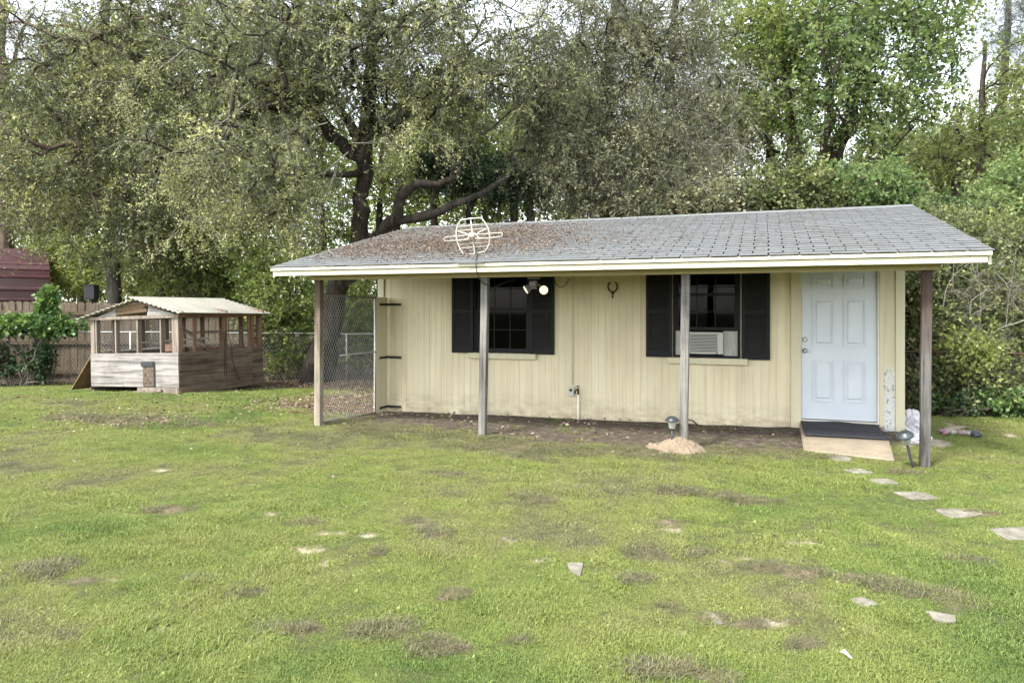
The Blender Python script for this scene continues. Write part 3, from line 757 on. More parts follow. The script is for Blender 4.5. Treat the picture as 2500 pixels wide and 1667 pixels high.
def door():
    y = YW+.025; d = B().box((XD1, y, ZD), (XD2, y+.042, ZD+2.032)).build('door', MAT['door'], house, .002)
    sx = (XD2-XD1)/.91
    cols = [(.135, .395), (.515, .775)]
    za = [hy(2050, v_, YW) for v_ in (982, 880, 846, 728, 703, 672)]
    for a, c in cols:
        for q in (0, 2, 4):
            x0, x1, z0, z1 = XD1+a*sx, XD1+c*sx, za[q], za[q+1]; b = B(); t = .014
            for (p0, p1, r0, r1) in ((x0, x1, z0, z0+t), (x0, x1, z1-t, z1), (x0, x0+t, z0+t, z1-t), (x1-t, x1, z0+t, z1-t)):
                b.box((p0, y-.013, r0), (p1, y-.0002, r1))
            i = .038
            xi0, xi1, zi0, zi1 = x0+i, x1-i, z0+i, z1-i; j = .018
            V = [(xi0, y-.0002, zi0), (xi1, y-.0002, zi0), (xi1, y-.0002, zi1), (xi0, y-.0002, zi1), (xi0+j, y-.012, zi0+j), (xi1-j, y-.012, zi0+j), (xi1-j, y-.012, zi1-j), (xi0+j, y-.012, zi1-j)]
            b.add(V, [(0,1,5,4),(1,2,6,5),(2,3,7,6),(3,0,4,7),(4,5,6,7)])
            b.build('panel', MAT['door'], d)
    M = Matrix.Rotation(math.pi/2, 4, 'X')
    for v_, r in ((829, .030), (856, .031)):
        zz = hy(1965, v_, YW); X = xy(1965.5, YW)
        b = B().lathe([(r, 0), (r, .008), (r*.45, .012), (r*.42, .035), (r*.8, .042), (r*.85, .060), (r*.5, .068)] if v_ > 840 else [(r, 0), (r, .014), (r*.7, .022)], n=16, M=Matrix.Translation((X, y, zz)) @ M)
        b.build('door_knob' if v_ > 840 else 'deadbolt', MAT['steel'], d)
    B().box((XD1-.135, YW-.024, -.02), (XD1-.012, YW+.012, WTOP)).build('door_trim', MAT['corner_paint'], house, .003)
    B().box((XD2+.022, YW-.020, ZD-.06), (XD2+.074, YW+.012, WTOP)).build('door_trim', MAT['corner_paint'], house, .003)
    for a, c in ((XD1-.0115, XD1-.003), (XD2+.003, XD2+.0215)):
        B().box((a, YW-.010, ZD-.03), (c, YW+.09, ZD+2.05)).build('door_jamb', MAT['door_frame'], house)
    B().box((XD1-.002, YW-.02, ZD-.055), (XD2+.002, YW+.10, ZD-.008)).build('threshold', MAT['grey_box'], house)
door()

def wall_fittings():
    X = xy(1399, YW)
    B().tube([(X, YW-.018, hy(1399, 940, YW)), (X, YW-.018, 1.2), (X+.004, YW-.018, 1.8), (X+.003, YW-.018, 2.4)], .008, 8).build('conduit', MAT['corner_paint'], house)
    a, c = at_y(1388.5, 965, YW), at_y(1402.5, 943.5, YW)
    b = B().box((a[0], YW-.045, a[2]), (c[0], YW-.003, c[2])).build('outlet_box', MAT['grey_box'], house, .003)
    m = (a[0]+c[0])/2
    B().lathe([(.022, 0), (.024, .006), (.02, .010)], n=14, M=Matrix.Translation((m, YW-.045, a[2]+.085)) @ Matrix.Rotation(math.pi/2, 4, 'X')).build('socket', MAT['dark_plastic'], b)
    B().box((m-.03, YW-.0485, a[2]+.012), (m+.03, YW-.0452, a[2]+.05)).build('cover_plate', MAT['galvanised'], b)
    p0 = at_y(1413, 1034, YW); p1 = at_y(1413, 962, YW)
    B().tube([(p0[0], YW-.03, -.15), (p1[0], YW-.03, p1[2])], .0165, 10).build('water_pipe', MAT['pvc'], house)
    s = B(); zt = p1[2]; x = p1[0]
    s.tube([(x, YW-.03, zt-.01), (x, YW-.03, zt+.06), (x-.004, YW-.04, zt+.085)], .014, 8)
    s.tube([(x-.002, YW-.035, zt+.075), (x-.02, YW-.065, zt+.07), (x-.035, YW-.085, zt+.045), (x-.032, YW-.09, zt+.015)], .012, 8)
    s.tube([(x-.002, YW-.035, zt+.085), (x-.004, YW-.05, zt+.12)], .006, 6)
    s.bar((x-.035, YW-.05, zt+.125), (x+.027, YW-.05, zt+.125), .012, .010)
    s.build('spigot', MAT['rust_iron'], house)
wall_fittings()

# ------------------------------------------------------------------ things fixed to or standing at the house
def flood_light():
    Y = YP+.20; c = at_y(1303, 692, Y); t = thing('flood_light', 'lit twin headed floodlight hanging under the porch eave', 'light', tuple(c))
    B().box((c[0]-.075, c[1]-.03, c[2]+.055), (c[0]+.075, c[1]+.03, 2.235)).build('mount', MAT['lamp_grey'], t)
    B().cbox((c[0], c[1]-.01, c[2]-.005), (.10, .09, .075)).build('sensor_body', MAT['lamp_grey'], t, .012)
    B().box((c[0]-.055, c[1]-.058, c[2]-.072), (c[0]+.055, c[1]-.01, c[2]-.044)).build('sensor_eye', MAT['lamp_grey'], t, .008)
    for (u, v, yaw, pitch) in ((1284.5, 707, -58, 30), (1327.5, 708, 10, 8)):
        p = Vector(at_y(u, v, Y-.05))
        d = Vector((math.sin(math.radians(yaw))*math.cos(math.radians(pitch)), -math.cos(math.radians(yaw))*math.cos(math.radians(pitch)), -math.sin(math.radians(pitch))))
        M = Matrix.Translation(p) @ d.to_track_quat('Z', 'Y').to_matrix().to_4x4()
        h = B().lathe([(.016, -.085), (.030, -.075), (.042, -.045), (.056, -.012), (.060, 0), (.0595, .006), (.055, .006)], n=24, M=M).build('lamp_head', MAT['lamp_grey'], t)
        B().lathe([(.0540, .0075), (.045, .011), (.02, .0135), (.004, .014)], n=24, M=M).build('lens', MAT['lit_lens'], h)
        B().tube([c+np.array((.03 if u > 1300 else -.03, 0, .01)), p-d*.075], .011, 8).build('arm', MAT['lamp_grey'], t)
flood_light()

def air_con():
    a, b = at_y(1681, 864.6, YW), at_y(1764, 812, YW); x0, x1, z0, z1 = a[0]+.01, b[0]+.01, a[2]+.012, b[2]+.005
    t = thing('air_conditioner', 'white window air conditioner unit under the raised sash', 'appliance', ((x0+x1)/2, YW, z0)); y0 = YW-.06
    B().box((x0, y0+.02, z0), (x1, YW+.25, z1)).build('casing', MAT['ac_white'], t, .004)
    f = B(); e = .022
    f.box((x0, y0, z0), (x0+.018, y0+.02, z1)); f.box((x1-.075, y0, z0), (x1, y0+.02, z1)); f.box((x0+.018, y0, z0), (x1-.075, y0+.02, z0+e)); f.box((x0+.018, y0, z1-.03), (x1-.075, y0+.02, z1))
    f.build('front_frame', MAT['ac_white'], t, .002)
    g = B(); z = z0+e+.006
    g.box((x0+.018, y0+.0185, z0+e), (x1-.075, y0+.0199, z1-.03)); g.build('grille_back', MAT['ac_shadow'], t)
    while z < z1-.042:
        B().box((x0+.019, y0+.002, z), (x1-.076, y0+.016, z+.009)).build('grille_slat', MAT['ac_white'], t); z += .0205
    B().lathe([(.010, 0), (.009, .006)], n=10, M=Matrix.Translation((x1-.085, y0, z0+.012)) @ Matrix.Rotation(math.pi/2, 4, 'X')).build('badge', MAT['dark_plastic'], t)
    for xa, xb in ((W2[0]+.037, x0-.004), (x1+.004, W2[1]-.037)):
        p = B(); n = max(2, int((xb-xa)/.022)); w = (xb-xa)/n
        V = []; Fs = []
        for i in range(2*n+1):
            yy = YW+.012+(.010 if i % 2 else 0); V += [(xa+i*w/2, yy, ZS+.034), (xa+i*w/2, yy, hy(1725, 808, YW))]
        for i in range(2*n): Fs.append((2*i, 2*i+2, 2*i+3, 2*i+1))
        p.add(V, Fs); p.box((xa, YW+.0225, ZS+.034), (xb, YW+.026, hy(1725, 808, YW))); p.build('side_panel', MAT['ac_white'], t)
air_con()

def horseshoe():
    c = at_y(1496, 702, YW); t = thing('horseshoe_hook', 'rusty iron horseshoe hook on the wall between the windows', 'hook', (c[0], YW, c[2]-.1))
    P = []
    for i in range(19):
        a = math.radians(120-i*(360-60)/18+180+0) ; P.append((c[0]+.068*math.sin(math.radians(-150+i*300/18)), YW-.012, c[2]+.012-.078*math.cos(math.radians(-150+i*300/18))))
    B().tube(P, [.006]+[.011]*17+[.006], 8).build('shoe', MAT['rust_iron'], t)
    B().tube([(c[0], YW-.012, c[2]-.065), (c[0], YW-.014, c[2]-.125), (c[0]+.004, YW-.04, c[2]-.15), (c[0]+.004, YW-.06, c[2]-.13)], .009, 8).build('hook', MAT['rust_iron'], t)
    B().tube([(c[0]-.022, YW-.012, c[2]-.085), (c[0]+.022, YW-.012, c[2]-.085)], .009, 6).build('crosspiece', MAT['rust_iron'], t)
horseshoe()

def antenna():
    base = at_depth(1162, 622, 9.11); Y = base[1]; t = thing('roof_antenna', 'cream painted wire ring television antenna on the shingle roof', 'antenna', tuple(base))
    def P(u, v, dy=0): return at_y(u, v, Y+dy)
    def zp(x, y): return (1050+x/6.273, 500+y/6.273)
    ring = [(470,232),(620,212),(785,200),(840,270),(885,350),(905,420),(915,500),(905,590),(880,660),(840,715),(700,745),(520,765),(460,680),(420,580),(403,500),(400,400),(425,300)]
    B().tube([P(*zp(*p)) for p in ring], .0085, 8, closed=True).build('reflector_ring', MAT['antenna_paint'], t)
    for (x0, y0, x1, y1) in ((425,338,850,295),(405,402,880,360),(440,610,905,570),(455,665,885,632)):
        B().tube([P(*zp(x0, y0)), P(*zp(x1, y1))], .0045, 6).build('reflector_bar', MAT['antenna_paint'], t)
    B().tube([P(*zp(618, 200), .01), P(*zp(650, 460), .01), P(*zp(688, 770), .01), base+np.array((0, .02, -.03))], .0085, 8).build('mast', MAT['antenna_paint'], t)
    h = P(*zp(655, 470)); B().cbox((h[0], h[1]-.03, h[2]), (.075, .06, .055)).build('hub', MAT['antenna_paint'], t, .008)
    for pts in ([(610,455),(520,470),(300,488),(230,500),(203,530),(225,555),(300,552),(480,540),(610,530)], [(690,460),(850,445),(1060,428),(1105,435),(1113,465),(1085,488),(900,508),(740,520),(690,510)]):
        B().tube([P(*zp(*p), -.05) for p in pts], .0055, 6).build('dipole_loop', MAT['antenna_paint'], t)
    for (x0, y0, x1, y1, x2, y2) in ((440,410,560,445,600,480),(450,560,560,525,600,500),(860,375,760,415,700,470),(690,440,740,505,870,520)):
        B().tube([P(*zp(x0, y0), -.03), P(*zp(x1, y1), -.04), P(*zp(x2, y2), -.04)], .009, 6).build('bow_element', MAT['antenna_paint'], t)
    cab = [P(*zp(660, 530), -.06), P(*zp(690, 650), -.04), P(*zp(725, 760), -.03)]
    cab += [at_y(1164, 633, 8.18), at_y(1161.5, 645, YE-.03), at_y(1163, 660, YE-.01), at_y(1168, 675, YE+.02), at_y(1178, 690, YP-.07), at_y(1196, 700, YP-.06), at_y(1203, 704, YP+.06), at_y(1230, 690, YP+.5), at_y(1260, 682, YP+1.0)]
    cab[3][2] = roof_z(8.18)+.02; cab[4][2] = max(cab[4][2], HE-.01)
    o = B().tube(cab, .0065, 6).build('antenna_cable', MAT['dark_plastic']); tag(o, 'thin black cable running from the roof antenna down to a porch post', 'cable')
antenna()

def porch_wires():
    Y = YW-.6
    P = [at_y(1352, 682, Y), at_y(1358, 694, Y), at_y(1366, 701, Y), at_y(1374, 701, Y), at_y(1382, 694, Y), at_y(1390, 680, Y)]
    o = B().tube(P, .006, 6).build('hanging_wire', MAT['dark_plastic']); tag(o, 'short loop of black wire sagging from the porch ceiling', 'wire')
    a = at_y(1679, 1035, YW-.2); P = [(a[0]-.05, YW-.35, .02), (a[0]-.01, YW-.28, .10), (a[0]+.06, YW-.2, .075), (a[0]+.11, YW-.12, .02), (a[0]+.12, YW-.06, -.03)]
    o = B().tube(P, .009, 6).build('black_hose', MAT['dark_plastic']); tag(o, 'short black cord end curving up from the dirt by the wall', 'cord')
porch_wires()

def step_and_mat():
    L = [(.43, 10.10, .10), (1.36, 10.10, .10), (1.38, 9.3, .062), (1.30, 8.40, .012), (.41, 8.62, .016), (.42, 9.3, .060)]
    t = B(); V = list(L)+[(x, y, -.2) for x, y, z in L]; n = 6
    t.add(V, [(0, 5, 2, 1), (5, 4, 3, 2)]+[(i, (i+1) % n, (i+1) % n+n, i+n) for i in range(n)]+[tuple(range(n, 2*n))])
    # add a worn tongue of concrete
    o = t.build('concrete_ramp', MAT['concrete'], None, .012); tag(o, 'sloping worn concrete ramp at the white door', 'ramp')
    V = []; Fs = []; nx, ny = 26, 14
    for j in range(ny+1):
        for i in range(nx+1):
            fx, fy = i/nx, j/ny; y = 9.25+(10.085-9.25)*fy+.02*fx*(1-fy); x = .455+(.90+.02*(1-fy))*fx-.005*fy
            z = (.062+(y-9.3)/(10.1-9.3)*(.10-.062))+.012+.010*math.sin(fx*9)*fy*math.sin(fy*3)+(.018*math.exp(-((fx-.5)/.18)**2)*sstep(.7, 1, np.array(fy)) if fy > .7 else 0)
            V.append((x, y, float(z)))
    n = len(V)
    for j in range(ny):
        for i in range(nx): a = j*(nx+1)+i; Fs.append((a, a+1, a+nx+2, a+nx+1))
    b = B().add(V, Fs, True); o = b.build('door_mat', MAT['mat']); tag(o, 'dark grey ribbed door mat lying on the concrete ramp', 'mat')
    sm = o.modifiers.new('thick', 'SOLIDIFY'); sm.thickness = .012; sm.offset = -1
step_and_mat()

def mound():
    p3 = at_y(1668.5, 900, YP); cx, cy = p3[0]-.045, YP-.05; n = 46; V = []; Fs = []
    for j in range(n+1):
        for i in range(n+1):
            x, y = (i/n-.5)*.9, (j/n-.5)*.8; r = math.hypot(x/.34, y/.30)
            nz = float(fbm(np.array([x*9+5]), np.array([y*9]), 91, 4)[0])-.5; nf = float(vnoise(np.array([x*55]), np.array([y*55]), 93)[0])-.5
            r = r*(1+.9*nz); h = .165*max(0, 1-r**1.15)**.95 if r < 1 else 0
            z = h+.05*nz*max(0, 1-r)+.030*nf*(1 if h > 0 else 0)-.025*(1 if h <= 0.001 else 0)
            V.append((cx+x, cy+y, z+gz1(cx+x, cy+y)-.003))
    for j in range(n):
        for i in range(n): a = j*(n+1)+i; Fs.append((a, a+1, a+n+2, a+n+1))
    o = B().add(V, Fs, False).build('sand_mound', MAT['sand']); tag(o, 'heap of tan ant hill sand around the foot of a porch post', 'sand mound')
mound()

def solar_lamp(name_label, base, top, s=1.0):
    base = Vector(base); top = Vector(top); d = (top-base); Lh = d.length; q = d.normalized().to_track_quat('Z', 'Y')
    t = thing('solar_lamp', name_label, 'path light', tuple(base), q.to_euler(), 'solar path lights in the yard', local=True)
    B().lathe([(.004, -.10), (.013, .0), (.013, Lh-.135)], n=8).build('stake', MAT['dark_plastic'], t)
    B().lathe([(.030, Lh-.14), (.036, Lh-.13), (.050, Lh-.055), (.052, Lh-.048)], n=20).build('lamp_glass', MAT['lamp_glass'], t)
    B().lathe([(.016, Lh-.135), (.016, Lh-.06)], n=10).build('bulb_holder', MAT['galv_dark'], t)
    c = B().lathe([(.074*s, Lh-.052), (.079*s, Lh-.046), (.076*s, Lh-.036), (.052*s, Lh-.010), (.040*s, Lh-.004), (.038*s, Lh)], n=22).build('cap', MAT['lamp_cap'], t)
    B().box((-.024, -.024, Lh-.0005), (.024, .024, Lh+.004)).build('solar_cell', MAT['dark_plastic'], c)
b1 = at_y(1641, 1070, YP-.10); t1 = at_y(1641, 1016.5, YP-.10)
solar_lamp('grey capped solar lamp upright in the sand mound by a porch post', (b1[0], b1[1], .09), tuple(t1), 1.0)
b2 = at_z(2229, 1141, -.01); t2 = at_depth(2207, 1054, 7.10)
solar_lamp('dark capped solar lamp leaning on its black stake beside the weathered corner post', tuple(b2), tuple(t2), 1.08)

def stones():
    r = random.Random(8)
    for cs, lab in STONES:
        P = [at_z(u, v, 0)[:2] for u, v in cs]; n = len(P); c = sum(P)/n; top = []
        for i in range(n):
            a, b = P[i], P[(i+1) % n]
            for f in (0, .25, .5, .75):
                q = a+(b-a)*f; k = 1+r.uniform(-.035, .035)-(.07 if f == 0 else 0); q = c+(q-c)*k; top.append((q[0], q[1], gz1(q[0], q[1])+.009+r.uniform(-.002, .002)))
        k = len(top); cz = (c[0], c[1], sum(p[2] for p in top)/k+.003)
        inner = [(c[0]+(p[0]-c[0])*.55, c[1]+(p[1]-c[1])*.55, p[2]+.003+r.uniform(-.002, .002)) for p in top]
        V = top+[(p[0], p[1], p[2]-.06) for p in top]+inner+[cz]
        F = [(i, (i+1) % k, 2*k+(i+1) % k, 2*k+i) for i in range(k)]+[(2*k+i, 2*k+(i+1) % k, 3*k) for i in range(k)]+[(i+k, (i+1) % k+k, (i+1) % k, i) for i in range(k)]
        o = B().add(V, F).build('stepping_stone', MAT['stone']); tag(o, lab, 'stone', 'flat stones set in the lawn')
stones()

def bags():
    r = np.random.default_rng(4)
    for (u, v, Y, sx, sz, lab) in ((2222, 1040, 10.35, .17, .30, 'crumpled white plastic bag behind the house corner board'), (2238, 1072, 9.55, .13, .15, 'smaller pale plastic bag lying near the weathered corner post')):
        c = at_y(u, v, Y); n, m = 28, 18; V = []; Fs = []
        ph = r.uniform(0, 6.28, (7, 3))
        for j in range(m+1):
            th = math.pi*j/m
            for i in range(n):
                a = 2*math.pi*i/n; d = np.array((math.sin(th)*math.cos(a), math.sin(th)*math.sin(a), math.cos(th)))
                w = 1+sum(.085*abs(math.sin(3.2*(k+1)*.6*(d @ np.array((math.cos(p[0]), math.sin(p[1]), math.cos(p[2]))))+p[0])) for k, p in enumerate(ph))-.25
                V.append((c[0]+d[0]*sx*w, Y+d[1]*sx*w, max(c[2]-sz*.5+d[2]*sz*.62*w+sz*.5, gz1(c[0], Y)-.01)))
        for j in range(m):
            for i in range(n): Fs.append((j*n+i, j*n+(i+1) % n, (j+1)*n+(i+1) % n, (j+1)*n+i))
        o = B().add(V, Fs, False).build('plastic_bag', MAT['bag_white']); tag(o, lab, 'bag')
bags()

def rope_toy():
    c = at_z(2343, 1066, -.01); p0, p1 = at_z(2300, 1062, 0), at_z(2386, 1068, 0)
    t = thing('rope_toy', 'pink and blue knotted rope dog toy lying in the grass', 'dog toy', tuple(c))
    p0, p1 = Vector(p0)+Vector((0, 0, .05)), Vector(p1)+Vector((0, 0, .05)); d = p1-p0
    def seg(a, b, r, m, nm):
        P = [p0+d*(a+(b-a)*i/8)+Vector((0, .01*math.sin(i), .006*math.sin(i*2.1))) for i in range(9)]; B().tube(P, [r*(.9+.2*abs(math.sin(i*2.4))) for i in range(9)], 8).build(nm, MAT[m], t)
    seg(.14, .42, .022, 'rope_white', 'rope'); seg(.42, .60, .026, 'rope_pink', 'rope'); seg(.60, .86, .022, 'rope_white', 'rope')
    for f, m in ((.06, 'rope_pink'), (.94, 'rope_blue')):
        P = [p0+d*f+Vector((.035*math.cos(a), .035*math.sin(2*a+.5), .018*math.sin(a))) for a in [i*.6283 for i in range(10)]]
        B().tube(P, .028, 8, closed=True).build('knot', MAT[m], t)
        s = -1 if f < .5 else 1; rr = random.Random(int(f*100)); fr = B()
        for i in range(10): fr.tube([p0+d*f, p0+d*(f+s*.10)+Vector((0, rr.uniform(-.03, .03), rr.uniform(-.02, .03))), p0+d*(f+s*.17)+Vector((0, rr.uniform(-.06, .06), rr.uniform(-.05, .02)))], .005, 5)
        fr.build('frayed_end', MAT[m], t)
    c = at_z(2065, 1598, .02); b = B(); r = random.Random(2)
    b.add([(c[0]-.025, c[1]+.006, c[2]+.008), (c[0]-.004, c[1]+.014, c[2]+.02), (c[0]+.005, c[1]+.004, c[2]+.014), (c[0]+.024, c[1]-.032, c[2]+.004), (c[0]+.015, c[1]-.03, c[2]+.002), (c[0]-.006, c[1]-.0, c[2]+.006)], [(0, 1, 2, 5), (2, 3, 4, 5)])
    o = b.build('paper_scrap', MAT['paper']); tag(o, 'folded scrap of white paper lying on the lawn', 'paper'); sm = o.modifiers.new('thick', 'SOLIDIFY'); sm.thickness = .0015
rope_toy()

# ------------------------------------------------------------------ chain-link
def chain_link(A, Bp, z0f, z1f, pitch, r, sides=4):
    """diamond mesh wires between ground points A and Bp (xy), heights from z0f(t) to z1f(t)"""
    A = np.array(A, float); Bp = np.array(Bp, float); L = np.linalg.norm(Bp-A); b = B(); dirn = (Bp-A)/L; nrm = np.array((-dirn[1], dirn[0]))
    def P(s, z, o=0): q = A+dirn*s+nrm*o; return (q[0], q[1], z)
    H = max(z1f(0)-z0f(0), z1f(1)-z0f(1)); n = int(L/pitch)+int(H/pitch)+2
    for sg in (1, -1):
        for i in range(-int(H/pitch)-1, n):
            s0 = i*pitch; pts = []
            k = max(2, int(H/.5)+1)
            for j in range(k+1):
                h = H*j/k; s = s0+sg*h*.62 if sg > 0 else s0+H*.62-h*.62
                pts.append((s, h))
            pts = [(s, h) for s, h in pts]
            # clip to 0..L
            q = []
            (sa, ha), (sb, hb) = pts[0], pts[-1]
            lo, hi = 0.0, 1.0; ds = sb-sa
            if abs(ds) > 1e-9:
                t0, t1 = sorted(((0-sa)/ds, (L-sa)/ds)); lo, hi = max(lo, t0), min(hi, t1)
            if hi-lo < .02: continue
            m = 4
            for j in range(m+1):
                t = lo+(hi-lo)*j/m; s = sa+ds*t; f = s/L; zz = z0f(f)+(z1f(f)-z0f(f))*t
                q.append(P(s, zz, .003*sg))
            b.tube(q, r, sides, caps=False, smooth=False)
    return b

def run_gate():
    x = -5.86; ya, yb = YP+.065, 9.765; t = thing('dog_run_gate', 'chain-link dog run gate between the porch post and a cream hinge board', 'gate', (x, 9, 0))
    zt = lambda f: 1.815-.03*f; zb = lambda f: .02-.06*f
    B().tube([(x, ya, 1.825), (x, (ya+yb)/2, 1.80), (x, yb, 1.79)], .014, 8).build('top_rail', MAT['galv_dark'], t)
    B().tube([(x, ya, .03), (x, (ya+yb)/2, -.02), (x, yb, -.04)], .016, 8).build('bottom_rail', MAT['galv_dark'], t)
    B().tube([(x, ya+.48, .93), (x, yb, .93)], .012, 8).build('middle_rail', MAT['galvanised'], t)
    B().tube([(x, ya+.01, .02), (x, ya+.01, 1.82)], .016, 8).build('stile', MAT['galv_dark'], t)
    B().tube([(x, yb-.012, -.05), (x, yb-.012, 1.795)], .012, 8).build('stile', MAT['galvanised'], t)
    b = chain_link((x+.004, ya+.01), (x+.004, yb-.01), zb, zt, .060, .0017); o = b.build('mesh', MAT['galvanised'], t); o['kind'] = 'stuff'
    B().box((x-.075, ya-.005, .55), (x-.045, ya+.075, 1.30)).build('upright_board', MAT['black_iron'], t)
    B().bar((x-.09, ya+.02, 1.22), (x-.09, ya+.48, .86), .03, .075, (1, 0, 0)).build('brace', MAT['black_iron'], t)
    B().box((x-.022, yb, -.12), (x+.018, YW-.024, 1.80)).build('hinge_board', MAT['corner_paint'], t, .003)
    B().box((x-.024, yb-.0125, -.12), (x-.002, yb-.0005, 1.80)).build('board_edge', MAT['door_frame'], t)
    for v0, v1 in ((742, 745), (871.5, 871.5), (992, 991)):
        z = hy(960, (v0+v1)/2, YW); h = B()
        h.box((x+.0185, yb+.09, z-.020), (x+.0225, YW-.0285, z+.020)); h.box((x+.0185, YW-.0285, z-.020), (xy(981, YW), YW-.0225, z+.020))
        hh = h.build('strap_hinge', MAT['black_iron'], t)
    B().tube([(x+.01, yb+.0, 1.80), (x+.01, yb+.03, 1.86)], .012, 6).build('latch_pin', MAT['black_iron'], t)
run_gate()

# ------------------------------------------------------------------ chicken coop
def coop():
    o0 = at_depth(438, 966, 13.38); W, D = 2.28, 2.37
    t = thing('chicken_coop', 'weathered plywood chicken coop with corrugated tin roof and open wire sides', 'coop', (o0[0], o0[1], .0), (0, math.radians(-1.6), 0), local=True)
    # local frame: x from -W (left) to 0 (right corner), y from 0 (front) to D (back)
    r = random.Random(6); z0, z1, zp = .115, .775, 1.50; P = .09
    B().box((-W, -.012, z0), (0, 0, z1)).build('front_panel', MAT['coop_panel'], t)
    ys = [0.001, D*.52, D*.86, D]
    for a, c in zip(ys[:-1], ys[1:]): B().box((0, a+.004, z0-.01), (.012, c-.004, z1+r.uniform(-.012, .012))).build('side_panel', MAT['coop_side'], t)
    B().box((-W-.012, 0, z0), (-W, D, z1)).build('side_panel', MAT['coop_side'], t); B().box((-W, D, z0), (0, D+.012, z1)).build('back_panel', MAT['coop_brown'], t)
    B().box((-W+.01, .01, z0), (-.01, D-.01, z0+.03)).build('floor', MAT['coop_brown'], t)
    B().box((-1.0, -.06, -.02), (.012, -.013, .105)).build('skid', MAT['coop_stud'], t)
    B().box((.013, -.06, -.04), (.052, D, .105)).build('skid', MAT['coop_side'], t); B().box((-W-.05, 0, -.10), (-W-.013, D, .085)).build('skid', MAT['coop_side'], t)
    B().bar((-1.55, -.10, -.02), (-.35, -.09, .06), .03, .05).build('skid', MAT['coop_stud'], t)
    # studs: pairs, face board and side of board
    for (xa, w, dp) in ((-W, .10, .04), (-W+.125, .035, .09), (-1.63, .035, .09), (-1.06, .04, .09), (-.46, .035, .09), (-.155, .04, .06), (-.11, .11, .04)):
        B().box((xa, .001, z1-.12), (xa+w, dp, zp+.01)).build('stud', MAT['coop_stud'], t)
    for (ya, w) in ((.001, .10), (.40, .05), (D*.5, .09), (D*.53, .05), (D*.82, .05), (D*.86, .09), (D-.10, .099)):
        B().box((-.042, ya+(.05 if ya < .01 else 0), z1-.30), (-.001, ya+w, zp+.01)).build('stud', MAT['coop_brown'], t)
    for (xa, w) in ((-W+.02, .09), (-1.7, .09), (-1.15, .09), (-.6, .09), (-.12, .09)):
        B().box((xa, D-.05, z1-.12), (xa+w, D-.001, zp+.01)).build('stud', MAT['coop_brown'], t)
    for ya in (.5, 1.2, 1.85): B().box((-W+.001, ya, z1-.1), (-W+.04, ya+.09, zp+.01)).build('stud', MAT['coop_brown'], t)
    B().box((-W-.02, -.030, zp-.055), (.02, .0005, zp+.005)).build('plate', MAT['coop_stud'], t)
    B().box((-.001, .002, zp-.05), (.03, D, zp+.02)).build('plate', MAT['coop_brown'], t); B().box((-W-.02, .001, zp-.05), (-W-.001, D, zp+.02)).build('plate', MAT['coop_brown'], t)
    B().box((-W, D-.045, zp-.04), (0, D-.001, zp+.01)).build('plate', MAT['coop_brown'], t)
    # roosts and loose rails inside
    B().bar((-W+.3, D*.4, .95), (-.1, D*.35, 1.02), .04, .04).build('roost', MAT['coop_stud'], t); B().bar((-W+.2, .5, .80), (-.1, .5, .90), .05, .03).build('roost', MAT['coop_stud'], t)
    B().bar((-1.0, 1.2, 1.18), (-.3, 1.0, .85), .03, .05).build('roost', MAT['coop_stud'], t); B().box((-.4, .06, .80), (-.043, .10, .94)).build('nest_rail', MAT['coop_brown'], t)
    B().bar((-W+.1, D-.2, 1.12), (-.2, D-.25, 1.14), .03, .05).build('roost', MAT['coop_stud'], t)
    # gable: two white triangles with a broken board in the middle
    xm = -W*.46; zr = zp+.295
    def zroof(x): return zr-(abs(x-xm)/(W*.54))*.33
    B().prism([(-W, zp+.006), (-W*.68, zp+.006), (-W*.69, zroof(-W*.69)-.015), (-W, zroof(-W)-.012)], 'y', -.022, -.002).build('gable_panel', MAT['coop_panel'], t)
    B().prism([(-W*.33, zp+.006), (0, zp+.006), (0, zroof(0)-.012), (-W*.31, zroof(-W*.31)-.015)], 'y', -.022, -.002).build('gable_panel', MAT['coop_panel'], t)
    for k in range(3):
        a = zp+.045+.075*k; B().prism([(-W*.685+.03*k, a-.01), (-W*.335-.05*k, a+.035), (-W*.335-.05*k, min(a+.10, zroof(-W*.35)+.02)), (-W*.685+.03*k, a+.055)], 'y', -.016+.004*k, -.004+.004*k).build('gable_board', MAT['gable_board'], t)
    # corrugated roof sheets, two slopes, ribs run front to back
    def slope(xa, za, xb, zb, nm):
        V = []; Fs = []; n = 22; ys_ = [-.14, D*.5, D+.06] if nm else [-.12, D*.5, D+.06]
        for i in range(n+1):
            f = i/n; x = xa+(xb-xa)*f; z = za+(zb-za)*f+.015*math.cos(i*math.pi)+.015
            for q, y in enumerate(ys_): V.append((x, y+(.0 if q < 2 else .12*f if nm else 0), z-.02*q*f))
        for i in range(n):
            for q in range(2): a = i*3+q; Fs.append((a, a+3, a+4, a+1))
        o = B().add(V, Fs, False).build('roof_sheet', MAT['tin'], t); s = o.modifiers.new('thick', 'SOLIDIFY'); s.thickness = .006
    slope(xm-.03, zr+.06, .19, zp+.015, True); slope(xm+.05, zr+.02, -W-.26, zp-.04, False)
    for y in (.02, D*.5, D-.06):
        B().bar((xm, y, zr-.03), (.10, y, zp+.045), .04, .05).build('rafter', MAT['coop_brown'], t); B().bar((xm, y, zr-.03), (-W-.2, y, zp+.005), .04, .05).build('rafter', MAT['coop_stud'], t)
    # little pop door
    d = B().box((-W*.385, -.030, z0+.01), (-W*.385+.30, -.0125, z0+.40)).build('pop_door', MAT['coop_side'], t)
    B().box((-W*.385-.035, -.050, z0+.395), (-W*.385+.27, -.0305, z0+.50)).build('rubber_flap', MAT['dark_plastic'], d, .012)
